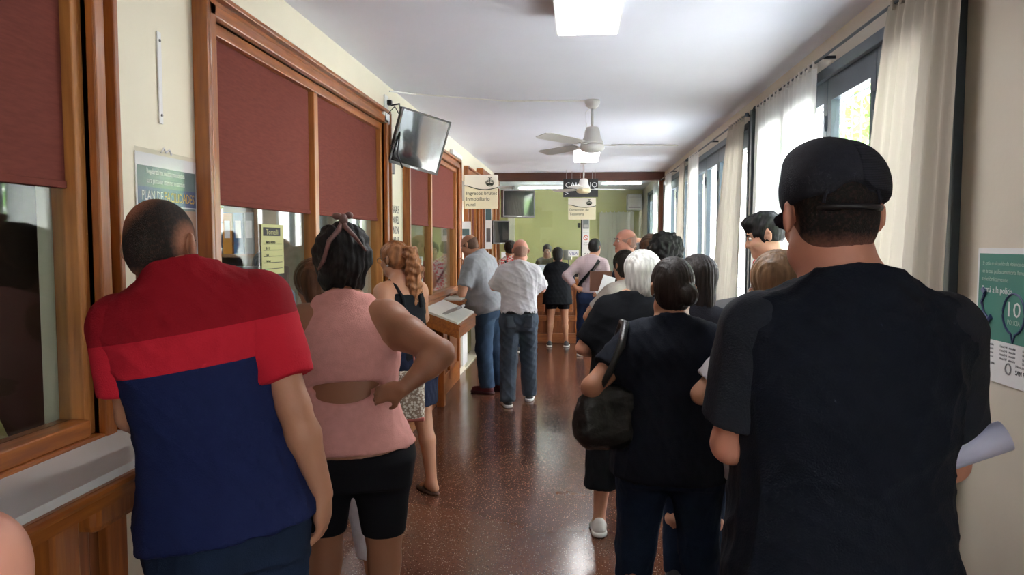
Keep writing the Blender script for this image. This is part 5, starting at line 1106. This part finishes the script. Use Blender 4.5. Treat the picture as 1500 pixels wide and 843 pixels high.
R = person('woman in a red and white patterned top beyond the bald man in white', (-1.0,10.9,0), yaw=15, H=1.66, fem=True, cell=.014, sk=S_tan, top=dict(m=printed('red_white_print', (.45,.06,.06), (.5,.45,.42), 30), sleeve=.5), bottom=dict(m=J_dark, hem=.06), shoes=SH_dark, hair=dict(m=H_dark))
hair_cap(R, H_dark, .018, amp=.002, curl=.5); T = R['T']; B().tube([T(-.10,-.10,.52),T(-.03,-.16,.36),T(.10,-.15,.18)], .016, 6).build('bag_strap', M_lea, R['e'])
R = person('man in pinkish shirt with a black strap across his back, hand on hip', (.17,10.55,0), yaw=-12, H=1.69, cell=.012, sk=S_tan, roll=4, hyaw=-15, hoff=(.02,0,0), feet=[(-.17,.14,-10),(.17,0,12)],
    arms=dict(L=[(-.165,10.50,1.17), (-.02,10.44,1.00), (1,.2,-.2), (0,1,0), 'W'], R=[(.42,10.50,1.10), (.30,10.36,.98), None, None, 'W']),
    top=dict(m=striped('pink_check_shirt', (.42,.33,.35), (.33,.25,.27), 22), sleeve=1.7, hem=.03, off=.022, name='shirt', collar=True), bottom=dict(m=J_navy, hem=.06, k=1.1, belt=True), shoes=SH_dark, hair=dict(m=H_grey))
hair_cap(R, H_black, .012, amp=.002)
T = R['T']; B().quadbox([T(.10,-.10,.535),T(.14,-.095,.51),T(.09,-.16,.40),T(-.10,-.165,.16),T(-.17,-.10,.06),T(-.19,-.08,.10),T(-.13,-.15,.20),T(.05,-.16,.42)], (0,-.016,0)).build('bag_strap', M_lea, R['e'])
e = empty('paper_sheet', (.27,10.25,1.0), -.4, 'folded white sheet in the hand of the man with the black strap', 'paper'); B().quadbox([(-.10,0,.10),(-.03,0,.06),(.05,.02,-.12),(-.02,.02,-.08)], (.0,.002,.002)).build('sheet', M_paper, e)
# clerks
R = person('clerk with grey hair facing out behind the cashiers glass', (-.56,13.45,0), yaw=180, H=1.60, cell=.013, sk=S_light, hpitch=10, top=dict(m=cloth('olive_shirt', (.16,.15,.10)), sleeve=.8, collar=True), bottom=dict(m=J_dark, hem=.06), shoes=SH_dark, hair=dict(m=H_grey)); hair_cap(R, H_grey, .010, amp=.002)
e = empty('paper_sheet', (-.66,12.62,1.06), 0, 'bluish white papers propped on the cashiers counter in front of the clerk', 'paper'); B().quadbox([(-.12,0,.005),(.12,0,.005),(.12,.10,.20),(-.12,.10,.20)], (0,.004,0)).build('sheet', mat('bluish_paper', (.60,.66,.75), .6), e)
R = person('clerk in a pale blue shirt bent at work behind the second service window', (-2.22,5.0,0), yaw=-140, H=1.58, cell=.012, sk=S_tan, hpitch=22, pitch=8, top=dict(m=cloth('pale_blue_shirt', (.45,.52,.72)), sleeve=1.8, collar=True), bottom=dict(m=J_dark, hem=.06), shoes=SH_dark, hair=dict(m=H_black)); hair_cap(R, H_black, .014, amp=.002, low=.03)
R = person('clerk with long dark hair and a red top behind the third service window', (-1.93,9.6,0), yaw=-150, H=1.64, fem=True, cell=.014, sk=S_tan, top=dict(m=cloth('dull_red_top', (.25,.04,.06)), sleeve=.8), bottom=dict(m=J_dark, hem=.06), shoes=SH_dark, hair=dict(m=H_dark)); hair_cap(R, H_dark, .016, amp=.002, low=.06, side=.01)
# person cut by the left edge
R = person('person whose bare upper arm shows at the lower left corner', (-.885,.84,0), yaw=0, H=1.56, fem=True, girth=1.1, fat=1.12, cell=.009, sk=S_rosy, top=dict(m=cloth('olive_vest', (.10,.11,.07)), sleeve=0, strap=True), bottom=dict(m=J_blue, hem=.06), shoes=SH_white, hair=dict(m=H_brown)); hair_cap(R, H_brown, .016, low=.04)
# patterned tote
e = empty('tote_bag', (-1.04,4.33,.72), math.radians(15), 'cream patterned tote bag with a reddish brown edge hanging beside the curly haired woman', 'bag')
grow('bag_body', [p_box((0,0,.0), (.12,.04,.15), None, .03)], .009, printed('tote_print', (.55,.50,.42), (.22,.16,.12), 60), e, disp=wrinkle(.005, 5))
B().box(-.118,.118,-.043,.043,-.150,-.125,.008).build('bottom_band', mat('tote_edge', (.30,.08,.06), .6), e)
B().tube([(-.07,0,.14),(-.05,.02,.30),(.05,.04,.31),(.07,0,.14)], .007, 6).build('strap', MATS['tote_edge'], e)
print('people', sum(1 for o in bpy.data.objects if o.get('category') == 'person'), 'tris', sum(len(o.data.polygons)*2 for o in bpy.data.objects if o.type == 'MESH'), 'script', round(time.time()-T0, 1))
